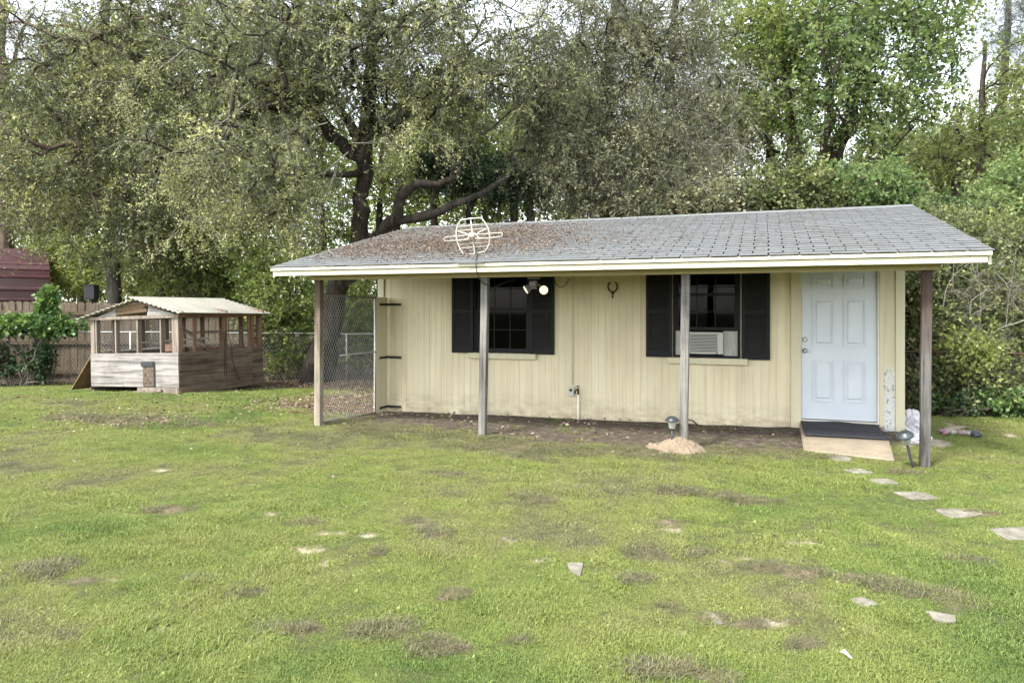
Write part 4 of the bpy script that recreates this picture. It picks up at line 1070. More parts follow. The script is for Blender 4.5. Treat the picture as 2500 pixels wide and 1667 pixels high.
    B().box((-W*.385+.27, -.036, z0+.0), (-W*.385+.295, -.0305, z0+.50)).build('guide', MAT['dark_plastic'], d)
    b = B()
    for q in (0, .045): b.tube([(.016, D*.5+q, 1.15), (.018, D*.5+q, .6), (.016, D*.5+q, z0+.12)], .006, 5)
    b.build('latch_rods', MAT['black_iron'], t)
    b = B().tube([(.03, D*.55, 1.38), (.03, D*.55, 1.05), (.03, D*.58, .85), (.03, D*.59, .55), (.035, D*.63, .3), (.05, D*.66, .1)], .007, 6); b.build('hanging_cable', MAT['dark_plastic'], t)
    # chicken wire
    w = chain_link((-W+.1, .045), (-.1, .045), lambda f: z1, lambda f: zp, .055, .0012, 3).build('chicken_wire', MAT['galv_dark'], t); w['kind'] = 'stuff'
    w = chain_link((-W+.02, D*1.0-.055), (-.02, D-.055), lambda f: z1, lambda f: zp, .055, .0012, 3).build('chicken_wire', MAT['galvanised'], t); w['kind'] = 'stuff'
    w = chain_link((-W+.045, .06), (-W+.045, D-.1), lambda f: z1, lambda f: zp, .055, .0012, 3).build('chicken_wire', MAT['galvanised'], t); w['kind'] = 'stuff'
    # leaning plywood sheet
    X0, Y0 = o0[0]-W, o0[1]
    o = B().add([(X0-.66, Y0+.05, -.05), (X0-.62, Y0+1.0, -.05), (X0-.05, Y0+1.0, .74), (X0-.07, Y0+.08, .73), (X0-.645, Y0+.05, -.06), (X0-.605, Y0+1.0, -.06), (X0-.035, Y0+1.0, .73), (X0-.055, Y0+.08, .72)],
                [(0,1,2,3),(7,6,5,4),(0,3,7,4),(1,5,6,2),(2,6,7,3),(0,4,5,1)]).build('plywood_sheet', MAT['lean_board']); tag(o, 'brown plywood sheet leaning against the coop', 'plywood')
coop()

# ------------------------------------------------------------------ fences at the back
FA, FB = np.array((-20.5, 8.29)), np.array((-4.0, 19.89)); FD = (FB-FA)/np.linalg.norm(FB-FA); FN = np.array((-FD[1], FD[0]))
def back_chain():
    L = np.linalg.norm(FB-FA); t = thing('chain_link_fence', 'low galvanised chain-link fence running behind the chicken coop', 'fence', (FA[0], FA[1], 0))
    n = 8; g = lambda f: gz1(*(FA+FD*L*f))
    for i in range(n+1):
        p = FA+FD*L*i/n; p = p if i != 0 else p
        z = gz1(*p); B().tube([(p[0], p[1], z-.2), (p[0], p[1], z+1.25)], .022, 8).build('post', MAT['galvanised'], t)
    zz = np.linspace(0, 1, 17); B().tube([(*(FA+FD*L*f), g(f)+1.23) for f in zz], .018, 8).build('top_rail', MAT['galvanised'], t)
    gs = [g(f) for f in zz]
    def zi(f): return float(np.interp(f, zz, gs))
    o = chain_link(tuple(FA), tuple(FB), lambda f: zi(f)+.02, lambda f: zi(f)+1.22, .075, .0016, 3).build('mesh', MAT['galvanised'], t); o['kind'] = 'stuff'
back_chain()
def right_chain():
    Y = 12.7; t = thing('chain_link_fence', 'rusty chain-link fence overgrown by the thicket beside the house', 'fence', (2.2, Y, 0))
    for x in (1.95, 4.4, 6.9, 9.4): z = gz1(x, Y); B().tube([(x, Y, z-.2), (x, Y, .95)], .024, 8).build('post', MAT['galv_dark'], t)
    B().tube([(1.7, Y, .925), (3, Y, .935), (4.4, Y, .92), (9.4, Y, .93)], .018, 8).build('top_rail', MAT['rust_iron'], t)
    o = chain_link((1.7, Y+.02), (9.4, Y+.02), lambda f: -.22, lambda f: .92, .075, .0016, 3).build('mesh', MAT['galv_dark'], t); o['kind'] = 'stuff'
right_chain()
def picket_fence():
    A = FA+FN*.75; L = 10.6; t = thing('picket_fence', 'brown wooden dog eared privacy fence behind the vines', 'fence', (A[0], A[1], 0))
    ang = math.atan2(FD[1], FD[0]); r = random.Random(9); w = .140; ms = []
    for k in range(4):
        h = 2.0; b = B(); c = .035; b.prism([(0, -.1), (w, -.1), (w, h-c), (w-c, h), (c, h), (0, h-c)], 'y', 0, .018); ms.append(b.mesh('picket'))
    s = 0; i = 0
    while s < L:
        p = A+FD*s; link('picket', ms[i % 4], MAT['picket'], t, (p[0]-A[0], p[1]-A[1], gz1(*p)+r.uniform(-.018, .012)-.02), (r.uniform(-.01, .01), r.uniform(-.008, .008), ang)); s += w+r.uniform(.004, .012); i += 1
    for h in (.28, 1.0, 1.72):
        a = A-FN*.028; b = a+FD*L; B().bar((a[0], a[1], gz1(*a)+h), (b[0], b[1], gz1(*b)+h), .036, .088).build('rail', MAT['rail_wood'], t)
    q = 0
    for s in np.arange(.45, L, 2.42):
        p = A+FD*s-FN*.095; z = gz1(*p); B().box((-.047, -.047, -.3), (.047, .047, 1.93), Matrix.Translation((p[0], p[1], z)) @ Matrix.Rotation(ang, 4, 'Z')).build('post', MAT['picket'], t)
picket_fence()

# ------------------------------------------------------------------ maroon carport and dark bin behind the fence
def carport():
    d0 = 22.0; E = at_depth(122, 700, d0); ax = Vector((-.55, -.835, 0)).normalized(); t = thing('carport', 'maroon ribbed metal carport with rounded eave behind the wooden fence', 'carport', (E[0], E[1], gz1(E[0], E[1])))
    dp = Vector((ax.y, -ax.x, 0)); dp = -dp if dp.y < 0 else dp
    prof = [(0, 0), (0, 1.2), (0, 2.15), (.02, 2.55), (.10, 2.80), (.24, 2.97), (.45, 3.08), (2.6, 3.62), (4.8, 3.08), (5.0, 2.97), (5.15, 2.8), (5.22, 2.5), (5.22, 0)]
    o = Vector((E[0], E[1], 0)); Lg = 7.5
    def P(s, k): return o+ax*s+dp*prof[k][0]+Vector((0, 0, prof[k][1]))
    # sheets between ribs, each its own panel
    seq = []
    for k in range(1, 8):
        a, b_ = Vector((prof[k][0], prof[k][1])), Vector((prof[k+1][0], prof[k+1][1])) if k < 7 else Vector((prof[8][0], prof[8][1]))
        n = max(1, int((b_-a).length/.24))
        for i in range(n): seq.append((a.lerp(b_, i/n), a.lerp(b_, (i+1)/n)))
    def PP(s, q): return o+ax*s+dp*q.x+Vector((0, 0, q.y))
    for a, b_ in seq:
        nrm = Vector((-(b_.y-a.y), b_.x-a.x)).normalized()*.03
        bb = B(); q = [a, a.lerp(b_, .12)+nrm, a.lerp(b_, .24)+nrm, a.lerp(b_, .36), b_]
        V = []
        for s in (0, Lg): V += [PP(s, p) for p in q]
        bb.add(V, [(i, i+1, i+6, i+5) for i in range(4)]); x = bb.build('metal_panel', MAT['maroon'], t); m = x.modifiers.new('thick', 'SOLIDIFY'); m.thickness = .006
    arch = [PP(.02, Vector((p[0]+.05 if p[0] < 2.6 else p[0]-.05, p[1]-.05 if p[1] > .1 else p[1]))) for p in prof]
    B().tube(arch, .035, 6).build('frame_arch', MAT['maroon'], t)
    B().tube([PP(Lg-.1, Vector((p[0]+.05 if p[0] < 2.6 else p[0]-.05, p[1]-.05 if p[1] > .1 else p[1]))) for p in prof], .035, 6).build('frame_arch', MAT['maroon'], t)
carport()
def bin_box():
    a, b = at_depth(208, 731, 19.5), at_depth(233, 698, 19.5); z = gz1(a[0], a[1])
    t = thing('utility_box', 'small black box on a post just over the picket fence top', 'box', (a[0], a[1], z)); M = Matrix.Translation((a[0]+.14, a[1], 0)) @ Matrix.Rotation(TH, 4, 'Z')
    B().box((-.145, 0, a[2]), (.145, .25, b[2]), M).build('case', MAT['dark_bin'], t, .01); B().box((-.16, -.015, b[2]), (.16, .27, b[2]+.025), M).build('lid', MAT['dark_bin'], t)
    B().box((-.04, .08, z-.1), (.04, .16, a[2]), M).build('stand', MAT['dark_bin'], t)
bin_box()

# ------------------------------------------------------------------ trees
def vtubes(P, R, sides=3):
    """many poly-lines with the same number of points -> one mesh"""
    T, k, _ = P.shape; tan = np.empty_like(P); tan[:, 1:-1] = P[:, 2:]-P[:, :-2]; tan[:, 0] = P[:, 1]-P[:, 0]; tan[:, -1] = P[:, -1]-P[:, -2]
    tan /= np.linalg.norm(tan, axis=2, keepdims=True)+1e-9
    ref = np.zeros((T, 1, 3)); main = P[:, -1]-P[:, 0]; main /= np.linalg.norm(main, axis=1, keepdims=True)+1e-9
    ref[:, 0] = np.where(np.abs(main[:, 2:3]) > .8, np.array([[1., .13, 0]]), np.array([[.1, 0, 1.]]))
    x = np.cross(tan, ref); x /= np.linalg.norm(x, axis=2, keepdims=True)+1e-9; y = np.cross(tan, x)
    a = np.arange(sides)*2*np.pi/sides
    V = P[:, :, None, :]+R[:, :, None, None]*(x[:, :, None, :]*np.cos(a)[None, None, :, None]+y[:, :, None, :]*np.sin(a)[None, None, :, None])
    idx = np.arange(T*k*sides).reshape(T, k, sides); n = np.roll(idx, -1, axis=2)
    Fq = np.stack([idx[:, :-1], n[:, :-1], n[:, 1:], idx[:, 1:]], -1).reshape(-1, 4)
    return V.reshape(-1, 3), Fq
def unit(v): return v/(np.linalg.norm(v, axis=-1, keepdims=True)+1e-9)
def leaves_mesh(name, pos, d, L, w, tint, r):
    n = len(pos); side = unit(np.cross(d, unit(r.normal(0, 1, (n, 3))))); nrm = np.cross(d, side)
    L = L[:, None]; w = w[:, None]
    mid = pos+d*L*.5+nrm*L*.06
    V = np.stack([pos, mid+side*w*.5, pos+d*L, mid-side*w*.5], 1).reshape(-1, 3)
    Fq = np.arange(4*n).reshape(n, 4)
    return np_mesh(name, V, Fq, {'tint': ('FACE', tint)})

def in_env(env, n, r):
    """points in a union of ellipsoids given as (u, v, depth, ru, rv, rdepth) in photo pixels and metres"""
    wts = np.array([e[3]*e[4]*e[5]*(e[6] if len(e) > 6 else 1) for e in env], float); wts /= wts.sum()
    pick = r.choice(len(env), n, p=wts); q = unit(r.normal(0, 1, (n, 3)))*(r.uniform(0, 1, (n, 1))**(1/2.3))*(1+.16*r.normal(0, 1, (n, 1)))
    out = np.empty((n, 3)); size = np.empty(n)
    for i in range(n):
        e = env[pick[i]]; c = at_depth(e[0], e[1], e[2]); s = e[2]/F_PX
        a = q[i]; right = np.array((CT, ST, 0)); fwd = np.array((-ST, CT, 0))
        out[i] = c+right*a[0]*e[3]*s+np.array((0, 0, 1.))*a[1]*e[4]*s+fwd*a[2]*e[5]
    return out

def resample(P, R, k):
    P = np.asarray(P, float); R = np.asarray(R, float); s = np.r_[0, np.cumsum(np.linalg.norm(np.diff(P, axis=0), axis=1))]; t = np.linspace(0, s[-1], k)
    # smooth (catmull-like) by interpolating then averaging
    Q = np.stack([np.interp(t, s, P[:, i]) for i in range(3)], 1)
    for _ in range(2): Q[1:-1] = .25*Q[:-2]+.5*Q[1:-1]+.25*Q[2:]
    return Q, np.interp(t, s, R)

def tree(name, label, cat, stems, env, nt, seed, leaf='leaf_oak', barkm='bark_dark', twigm='twig_grey', L=(.075, .12), W=(.30, .42), tw=(6, .35, .85), per=(5, 9), droop=.35,
         tone=(.5, .25), group=None, bend=.12, wig=.05, rbase=.010, minz=.0, fork=False, twr=.004, bias=0.0):
    r = np.random.default_rng(seed)
    base = np.asarray(stems[0][0][0]); t = thing(name, label, cat, (base[0], base[1], gz1(base[0], base[1])), group=group); o = np.array(t.location)
    SV = []; SF = []; nv = 0; nodes = []; ndir = []; parent = []; nrad = []
    for pts, rad in stems:
        kk = max(8, 3*len(pts)); Q, R = resample(pts, rad, kk); Q = Q+np.r_[np.zeros((1, 3)), r.normal(0, wig, (kk-1, 3))*np.array((1, 1, .2))]
        Rn = R*(1+r.normal(0, .05, kk)); V, Fq = vtubes(Q[None], Rn[None], 10); SV.append(V); SF.append(Fq+nv); nv += len(V)
        st = len(nodes)
        for i in range(kk):
            nodes.append(Q[i]); ndir.append(unit(Q[min(i+1, kk-1)]-Q[max(0, i-1)])); parent.append(len(nodes)-2 if i else -1); nrad.append(R[i])
        lo = int(kk*.18) if not fork else 0
    nodes = np.array(nodes); ndir = np.array(ndir); nrad = np.array(nrad); usable = nodes[:, 2] > base[2]+minz
    tg = in_env(env, nt, r); tg = tg[tg[:, 2] > .15]
    d0 = np.min(np.linalg.norm(tg[:, None]-nodes[None, usable], axis=2), axis=1); tg = tg[np.argsort(d0)]
    N = nodes[usable]; D = ndir[usable]; Rr = nrad[usable]; cap = np.full(len(N)+len(tg)*4, np.nan)
    AN = np.empty((len(N)+len(tg)*4, 3)); AD = np.empty_like(AN); AR = np.empty(len(AN)); AN[:len(N)] = N; AD[:len(N)] = D; AR[:len(N)] = Rr; cnt = len(N)
    paths = []; owner = np.full(len(AN), -1); par = []
    for p in tg:
        v = p-AN[:cnt]; dist = np.linalg.norm(v, axis=1); cosang = np.einsum('ij,ij->i', v, AD[:cnt])/(dist+1e-6)
        c = dist*(1+.35*(1-cosang))+.25*np.maximum(0, AN[:cnt, 2]-p[2]); i = int(np.argmin(c)); a = AN[i]; ln = dist[i]
        m = (a+p)/2+AD[i]*ln*.18+np.array((0, 0, bend*ln))+r.normal(0, .06, 3)*ln
        s = np.linspace(0, 1, 6)[:, None]; Q = (1-s)**2*a+2*s*(1-s)*m+s*s*p
        paths.append(Q); par.append(owner[i]); j = len(paths)-1
        for q in (2, 3, 4, 5):
            AN[cnt] = Q[q]; AD[cnt] = unit(Q[q]-Q[q-1]); owner[cnt] = j; cnt += 1
    desc = np.ones(len(paths))
    for j in range(len(paths)-1, -1, -1):
        if par[j] >= 0: desc[par[j]] += desc[j]
    paths = np.array(paths); rb = rbase*np.sqrt(desc)**.95; re = np.maximum(rbase*.55, rb*.5)
    BR = rb[:, None]+(re-rb)[:, None]*np.linspace(0, 1, 6)[None]
    V, Fq = vtubes(paths, BR, 5); SV.append(V); SF.append(Fq+nv)
    me = np_mesh('trunk', np.concatenate(SV)-o, np.concatenate(SF), None, True); tr = link('trunk', me, MAT[barkm], t)
    # twigs and leaves
    T = len(paths); k = tw[0]; tip = np.repeat(paths[:, 5], k, 0); back = np.repeat(paths[:, 3], k, 0); f = r.uniform(0, 1, (T*k, 1)); org = back+(tip-back)*f
    outd = np.repeat(unit(paths[:, 5]-paths[:, 3]), k, 0); td = unit(outd*.6+unit(r.normal(0, 1, (T*k, 3)))+np.array((0, 0, -.15*droop))); ln = r.uniform(tw[1], tw[2], T*k)
    s = np.linspace(0, 1, 4)[None, :, None]; TP = org[:, None]+td[:, None]*ln[:, None, None]*s+np.array((0, 0, -1.))*(droop*ln)[:, None, None]*s*s
    TR = np.tile(np.array((1., .8, .55, .25))*twr, (T*k, 1)); V, Fq = vtubes(TP, TR, 3)
    me = np_mesh('twigs', V-o, Fq); tg_ = link('twigs', me, MAT[twigm], t); tg_['kind'] = 'stuff'
    clump = r.uniform(.45, 1.5, T); ctint = r.normal(tone[0], tone[1]*.85, T)
    nl = r.integers(per[0], per[1]+1, T*k); nl = np.maximum(0, np.round(nl*np.repeat(clump, k))).astype(int)
    ti = np.repeat(np.arange(T*k), nl); n = len(ti); q = r.uniform(.1, 1.05, n)[:, None]
    pos = org[ti]+td[ti]*ln[ti][:, None]*q+np.array((0, 0, -1.))*(droop*ln[ti])[:, None]*q*q+r.normal(0, .012, (n, 3))
    ld = unit(td[ti]*.7+unit(r.normal(0, 1, (n, 3)))*.9+np.array((0, 0, -droop*.8)))
    Lf = r.uniform(L[0], L[1], n); wf = Lf*r.uniform(W[0], W[1], n)
    tint = np.clip(ctint[ti//k]+r.normal(0, tone[1]*.42, n)+np.where(r.uniform(0, 1, n) < .04, .35, 0), 0, 1)
    me = leaves_mesh('crown', pos-o, ld, Lf, wf, tint, r); c = link('crown', me, MAT[leaf], t); c['kind'] = 'stuff'
    STAT.append((name, n, T*k)); return t
STAT = []
def S(px, rad):   # a stem from photo points (u, v, depth)
    return ([at_depth(*p) for p in px], rad)
def SG(px, rad):  # first point pinned to the ground
    P = [at_depth(*p) for p in px]; P[0][2] = gz1(P[0][0], P[0][1])-.15; return (P, rad)

OAK1 = tree('oak_tree', 'big leaning oak with forked black trunk standing behind the shed roof', 'tree',
     [SG([(770,930,16.9),(790,860,16.9),(806,780,16.9),(822,720,16.9),(845,670,16.8),(872,600,16.7),(884,520,16.6),(887,430,16.5),(892,340,16.4),(900,240,16.3),(905,120,16.2),(915,-40,16.2),(920,-200,16.3)], [.46,.32,.27,.25,.24,.21,.195,.185,.18,.16,.13,.10,.07]),
      S([(830,700,16.8),(870,640,16.5),(925,575,16.1),(965,535,15.8),(982,500,15.6),(984,468,15.5),(1015,446,15.4),(1070,452,15.4),(1130,430,15.5)], [.20,.18,.16,.145,.12,.105,.09,.07,.04]),
      S([(965,540,15.8),(1050,524,15.6),(1112,498,15.6),(1180,470,15.9),(1260,420,16.4)], [.11,.10,.085,.07,.04]),
      S([(888,400,16.5),(850,366,16.2),(810,340,16.0),(770,270,15.7),(700,248,15.4),(620,265,15.0),(540,300,14.6),(470,350,14.3)], [.17,.15,.14,.12,.11,.09,.07,.04]),
      S([(895,300,16.4),(960,330,16.8),(990,310,17),(1002,275,17.1),(1045,240,17.2),(1090,200,17.4),(1150,120,17.6)], [.13,.12,.12,.11,.10,.08,.05]),
      S([(890,360,16.4),(820,250,16.8),(760,120,17.2),(700,20,17.4)], [.12,.10,.08,.05]),
      S([(888,420,16.5),(850,430,15.5),(760,420,14.6),(680,450,14.0),(600,480,13.6)], [.09,.07,.05,.04,.03])],
     [(640,190,15.2,260,200,2.6),(900,150,15.8,300,200,2.8),(1150,190,16.8,250,220,2.4),(560,400,14.6,200,140,2.0),(720,430,14.2,170,120,1.6,.8),(860,30,16,420,120,3),(990,240,15.6,170,110,1.6),(640,540,14.4,120,80,1.4,.7)],
     1150, 11, tw=(8, .25, .75), per=(8, 13), L=(.06, .11), tone=(.48, .28), twigm='twig_pale', minz=2.2, rbase=.014)
tree('oak_tree', 'olive leaved oak with stout brown trunk rising behind the chicken coop', 'tree',
     [SG([(484,930,20),(482,740,20),(484,600,20),(480,480,20),(470,350,19.8),(455,200,19.6),(440,40,19.5),(430,-150,19.5)], [.34,.27,.25,.24,.20,.16,.12,.07]),
      S([(478,460,20),(400,380,19.3),(300,330,18.6),(200,330,18),(100,380,17.5)], [.14,.12,.09,.07,.04]), S([(470,340,19.8),(520,240,19.4),(580,140,19)], [.11,.09,.05]), S([(460,240,19.6),(360,150,19),(250,90,18.6),(150,60,18.4)], [.12,.10,.07,.04])],
     [(360,150,18.8,230,180,2.8),(230,350,18.0,220,160,2.4),(420,440,18.6,170,150,2.2),(120,220,18.6,170,170,2.6),(480,40,19.4,260,120,3),(330,560,18.2,150,90,1.6)],
     880, 12, tw=(8, .25, .8), per=(8, 13), L=(.065, .12), tone=(.47, .30), rbase=.014, barkm='bark_brown', minz=2.0)
tree('oak_tree', 'grey barked straight oak just behind the end of the picket fence', 'tree',
     [SG([(279,930,21),(276,740,21),(272,620,21),(266,450,21),(260,260,21),(255,60,21),(250,-150,21)], [.26,.20,.185,.17,.14,.11,.07]), S([(267,480,21),(200,400,20.6),(110,350,20.2),(30,340,20)], [.08,.07,.05,.03]), S([(268,540,21),(330,470,20.5),(400,430,20)], [.07,.05,.03])],
     [(190,480,20.4,190,110,2.4),(70,360,20.4,140,160,2.2),(300,230,21,200,200,2.6),(90,560,19.8,130,70,1.6),(300,620,20.2,110,60,1.4,.8)], 460, 13, tw=(7, .3, .85), per=(8, 12), L=(.075, .13), tone=(.6, .26), barkm='bark_grey', minz=2.6)
tree('tall_tree', 'slim dark tree between the coop roof and the leaning oak', 'tree',
     [SG([(620,930,22),(620,760,22),(618,600,22),(624,420,22),(630,200,22),(632,-80,22)], [.19,.15,.14,.12,.09,.05])], [(650,420,22,150,200,2.4),(600,610,21.4,110,70,1.6),(620,200,22.4,190,160,2.6)], 340, 14, leaf='leaf_lime', barkm='bark_brown', tw=(6, .3, .85), per=(7, 11), L=(.09, .16), tone=(.5, .25), minz=2.5)
tree('tall_tree', 'tall sparse bare twigged tree beyond the maroon carport', 'tree',
     [SG([(5,900,27),(10,720,27),(14,560,27),(18,380,27),(8,200,27),(2,0,27),(0,-200,27)], [.30,.26,.24,.22,.18,.14,.08]), S([(14,420,27),(80,330,26.6),(150,260,26.2)], [.09,.06,.04]), S([(16,520,27),(70,470,26.7),(140,450,26.4)], [.08,.06,.03])],
     [(30,150,26.6,150,190,3),(90,60,26.4,170,110,3),(60,500,26.6,110,90,2)], 420, 15, leaf='leaf_oak', barkm='bark_brown', tw=(8, .5, 1.2), per=(1, 3), L=(.05, .08), tone=(.45, .25), minz=2.5)
tree('tall_tree', 'thin leaning young tree right behind the coop tin roof', 'tree',
     [SG([(396,930,20.6),(392,740,20.6),(388,640,20.6),(378,520,20.6),(372,380,20.6)], [.15,.12,.10,.08,.05])], [(380,560,20,110,80,1.6),(440,620,19.6,110,60,1.4),(540,600,19.6,90,80,1.4)], 260, 16, leaf='leaf_lime', barkm='bark_brown', tw=(6, .35, .9), per=(8, 13), tone=(.5, .25), L=(.075, .12), minz=2.4)
tree('oak_tree', 'grey olive drooping oak over the middle of the shed roof', 'tree',
     [SG([(1510,960,20),(1503,700,20),(1496,500,20),(1484,330,20),(1480,200,20),(1494,80,20),(1510,-60,20),(1515,-200,20)], [.30,.26,.24,.22,.19,.16,.12,.07]), S([(1484,330,20),(1400,280,19.4),(1310,240,19),(1230,230,18.7)], [.12,.10,.07,.04]), S([(1490,430,20),(1400,470,19.2),(1330,480,18.6)], [.08,.06,.03]), S([(1484,260,20),(1560,180,19.6),(1620,90,19.4)], [.12,.09,.05])],
     [(1370,210,18.6,200,200,2.4),(1480,330,18.2,190,180,2.0),(1340,420,18,170,100,1.8),(1500,60,19.4,260,130,2.8),(1560,440,17.6,150,80,1.6)],
     860, 17, leaf='leaf_grey', tw=(9, .3, .8), per=(7, 11), L=(.062, .11), tone=(.52, .26), droop=.55, twigm='twig_grey', minz=2.4)
OAK2 = tree('oak_tree', 'pale twiggy half bare oak beside the bright green trees', 'tree',
     [SG([(1660,960,21),(1652,700,21),(1646,500,21),(1640,360,21),(1636,220,21),(1646,60,21),(1660,-120,21)], [.28,.23,.21,.19,.16,.12,.07]), S([(1640,330,21),(1710,300,20.4),(1790,330,19.8),(1830,350,19.6)], [.09,.08,.05,.03]), S([(1644,430,21),(1720,480,20),(1790,530,19.4)], [.07,.05,.03]), S([(1638,250,21),(1580,200,20.5),(1530,160,20.2)], [.09,.06,.03])],
     [(1640,340,19.4,180,190,2.2),(1690,220,19.8,110,160,2.0),(1680,470,18.4,150,80,1.6),(1610,100,20.4,160,130,2.4)],
     620, 18, leaf='leaf_grey', barkm='bark_dark', twigm='twig_pale', tw=(8, .45, 1.15), per=(4, 8), L=(.065, .11), tone=(.54, .30), droop=.5, minz=2.4, twr=.0045)
tree('green_tree', 'bright green many stemmed tree with dark limbs against the white sky', 'tree',
     [SG([(1970,960,22),(1978,720,22),(1984,580,22),(2020,440,22),(2048,360,22),(2072,290,22),(2112,190,21.8),(2135,80,21.6),(2150,-60,21.6)], [.34,.30,.27,.25,.24,.21,.17,.12,.07]),
      S([(1984,560,22),(1990,450,21.6),(2016,370,21.4),(2034,290,21.2),(2018,180,21),(2000,40,21)], [.16,.14,.12,.10,.08,.04]), S([(1980,590,22),(1955,480,22.2),(1945,390,22.4),(1930,280,22.6),(1915,150,22.8),(1900,0,23)], [.18,.17,.16,.13,.10,.05]),
      S([(2020,440,22),(2090,400,21.4),(2160,385,21),(2230,375,20.6)], [.07,.05,.04,.02]), S([(2000,500,22),(2070,460,21.4),(2140,440,21)], [.06,.04,.02]), S([(1946,400,22.4),(1880,360,22),(1810,335,21.6)], [.07,.05,.02])],
     [(2070,110,21,190,160,2.4),(2150,250,20.8,150,90,1.8),(2020,260,21.4,160,110,1.8,.7),(2240,150,21.6,150,150,2.4),(2170,30,21.6,240,100,2.6),(2140,330,20.8,110,50,1.2,.6)],
     520, 19, leaf='leaf_green', tw=(6, .3, .75), per=(5, 9), L=(.09, .15), W=(.55, .8), tone=(.55, .3), droop=.25, minz=3.0)
tree('green_tree', 'yellow green airy tree between the twiggy oak and the bright green tree', 'tree',
     [SG([(1880,960,24),(1885,700,24),(1890,520,24),(1885,400,24),(1870,260,24),(1860,100,24),(1855,-80,24)], [.24,.20,.18,.16,.13,.10,.06])],
     [(1880,130,23.4,160,190,2.6),(1850,330,23,120,110,2),(1790,60,23.6,170,130,2.6),(1960,60,23.4,150,130,2.4),(1800,240,23.2,110,120,2)],
     520, 20, leaf='leaf_lime', tw=(7, .3, .85), per=(5, 9), L=(.095, .16), W=(.5, .7), tone=(.55, .25), droop=.3, barkm='bark_dark', minz=3)
tree('yellow_tree', 'yellowish spring tree with two thin dark trunks near the yard corner', 'tree',
     [SG([(2370,960,25),(2376,640,25),(2384,480,25),(2392,380,25),(2400,240,25),(2405,100,25)], [.22,.18,.16,.14,.10,.05]), SG([(2345,960,25.4),(2340,640,25.4),(2336,470,25.4),(2340,360,25.4),(2350,260,25.4)], [.18,.15,.13,.10,.05])],
     [(2390,330,24.4,150,90,2.4),(2470,220,24.6,130,120,2.6),(2310,390,24.2,110,60,1.8),(2480,370,24.4,120,100,2.4)], 230, 21, leaf='leaf_yellow', tw=(6, .3, .85), per=(5, 9), L=(.095, .16), W=(.5, .75), tone=(.5, .28), droop=.2, minz=3)
tree('pine_tree', 'hazy tall pine showing above the yellowish tree', 'tree',
     [SG([(2440,960,38),(2445,500,38),(2450,250,38),(2456,60,38),(2460,-150,38)], [.30,.26,.22,.16,.10])], [(2450,90,37,80,110,2.6),(2490,180,37,60,60,2),(2500,20,37,80,90,2.4)], 150, 22, leaf='leaf_pine_haze', barkm='bark_brown', tw=(9, .4, .9), per=(14, 22), L=(.16, .26), W=(.05, .08), tone=(.5, .3), droop=.1, minz=5)
tree('evergreen_tree', 'dark glossy evergreen clump hugging the leaning oak limb', 'tree',
     [SG([(1150,960,17.6),(1150,700,17.6),(1152,560,17.6),(1148,470,17.5),(1150,400,17.4)], [.13,.11,.09,.07,.04])], [(1160,425,17.4,120,45,1.1),(1080,410,17.4,60,40,.9),(1240,450,17.4,80,40,1.0)], 230, 23, leaf='leaf_dark', tw=(6, .25, .6), per=(9, 14), L=(.07, .12), W=(.35, .5), tone=(.5, .3), droop=.2, minz=1.6)

def bare_branches(parent, paths, mat, seed, r0=.014, side=9, ln=(.25, .9), leaf=None):
    r = np.random.default_rng(seed); o = np.array(root_loc(parent)); P = []; R = []
    def add(Q, ra):
        Q, _ = resample(Q, np.ones(len(Q)), 7); Q[1:] += r.normal(0, .012, (6, 3)); P.append(Q); R.append(np.linspace(ra, ra*.35, 7)); return Q
    def grow(Q, ra, n, lv):
        for _ in range(n):
            i = int(r.integers(1, 7)); d = unit(unit(Q[-1]-Q[0])*.8+unit(r.normal(0, 1, 3))*.9+np.array((0, 0, -.25))); l = r.uniform(*ln)*(.6 if lv else 1)
            k = add(np.array([Q[i], Q[i]+d*l*.5+np.array((0, 0, .04)), Q[i]+d*l+np.array((0, 0, -.18*l))]), ra*.5)
            if lv < 2: grow(k, ra*.5, 3, lv+1)
    for px in paths: grow(add(np.array([at_depth(*p) for p in px]), r0), r0, side, 0)
    V, Fq = vtubes(np.array(P), np.array(R), 4); b = link('bare_branches', np_mesh('bare_branches', V-o, Fq, None, True), MAT[mat], parent); b['kind'] = 'stuff'
    if leaf:
        Q = np.array(P)[:, 3:].reshape(-1, 3); Q = np.repeat(Q, 3, 0); n = len(Q); L = r.uniform(.03, .07, n)
        l = link('spring_buds', leaves_mesh('spring_buds', Q+r.normal(0, .03, (n, 3))-o, unit(r.normal(0, 1, (n, 3))), L, L*.5, np.clip(r.normal(.85, .2, n), 0, 1), r), MAT[leaf], parent); l['kind'] = 'stuff'
bare_branches(OAK1, [[(630,236,14.2),(553,298,13.9),(494,340,13.7),(404,393,13.5),(345,393,13.4)],[(800,300,14.4),(691,324,14),(600,350,13.8),(540,400,13.6)],[(850,372,14.6),(800,420,14.2),(733,452,14),(660,520,13.8)],[(818,420,14.4),(797,484,14.2),(755,510,14),(690,570,13.8)],               [(700,330,14),(640,420,13.8),(560,470,13.6),(480,560,13.5)],[(860,350,14.6),(960,350,14.6),(1050,330,14.8)],[(560,300,13.8),(500,420,13.6),(470,520,13.5)],[(930,150,14.8),(1050,130,14.6),(1150,160,14.5)],[(450,120,15),(380,180,14.6),(300,200,14.4)]], 'twig_pale', 61, .016, 10, (.25, .9), 'leaf_oak')
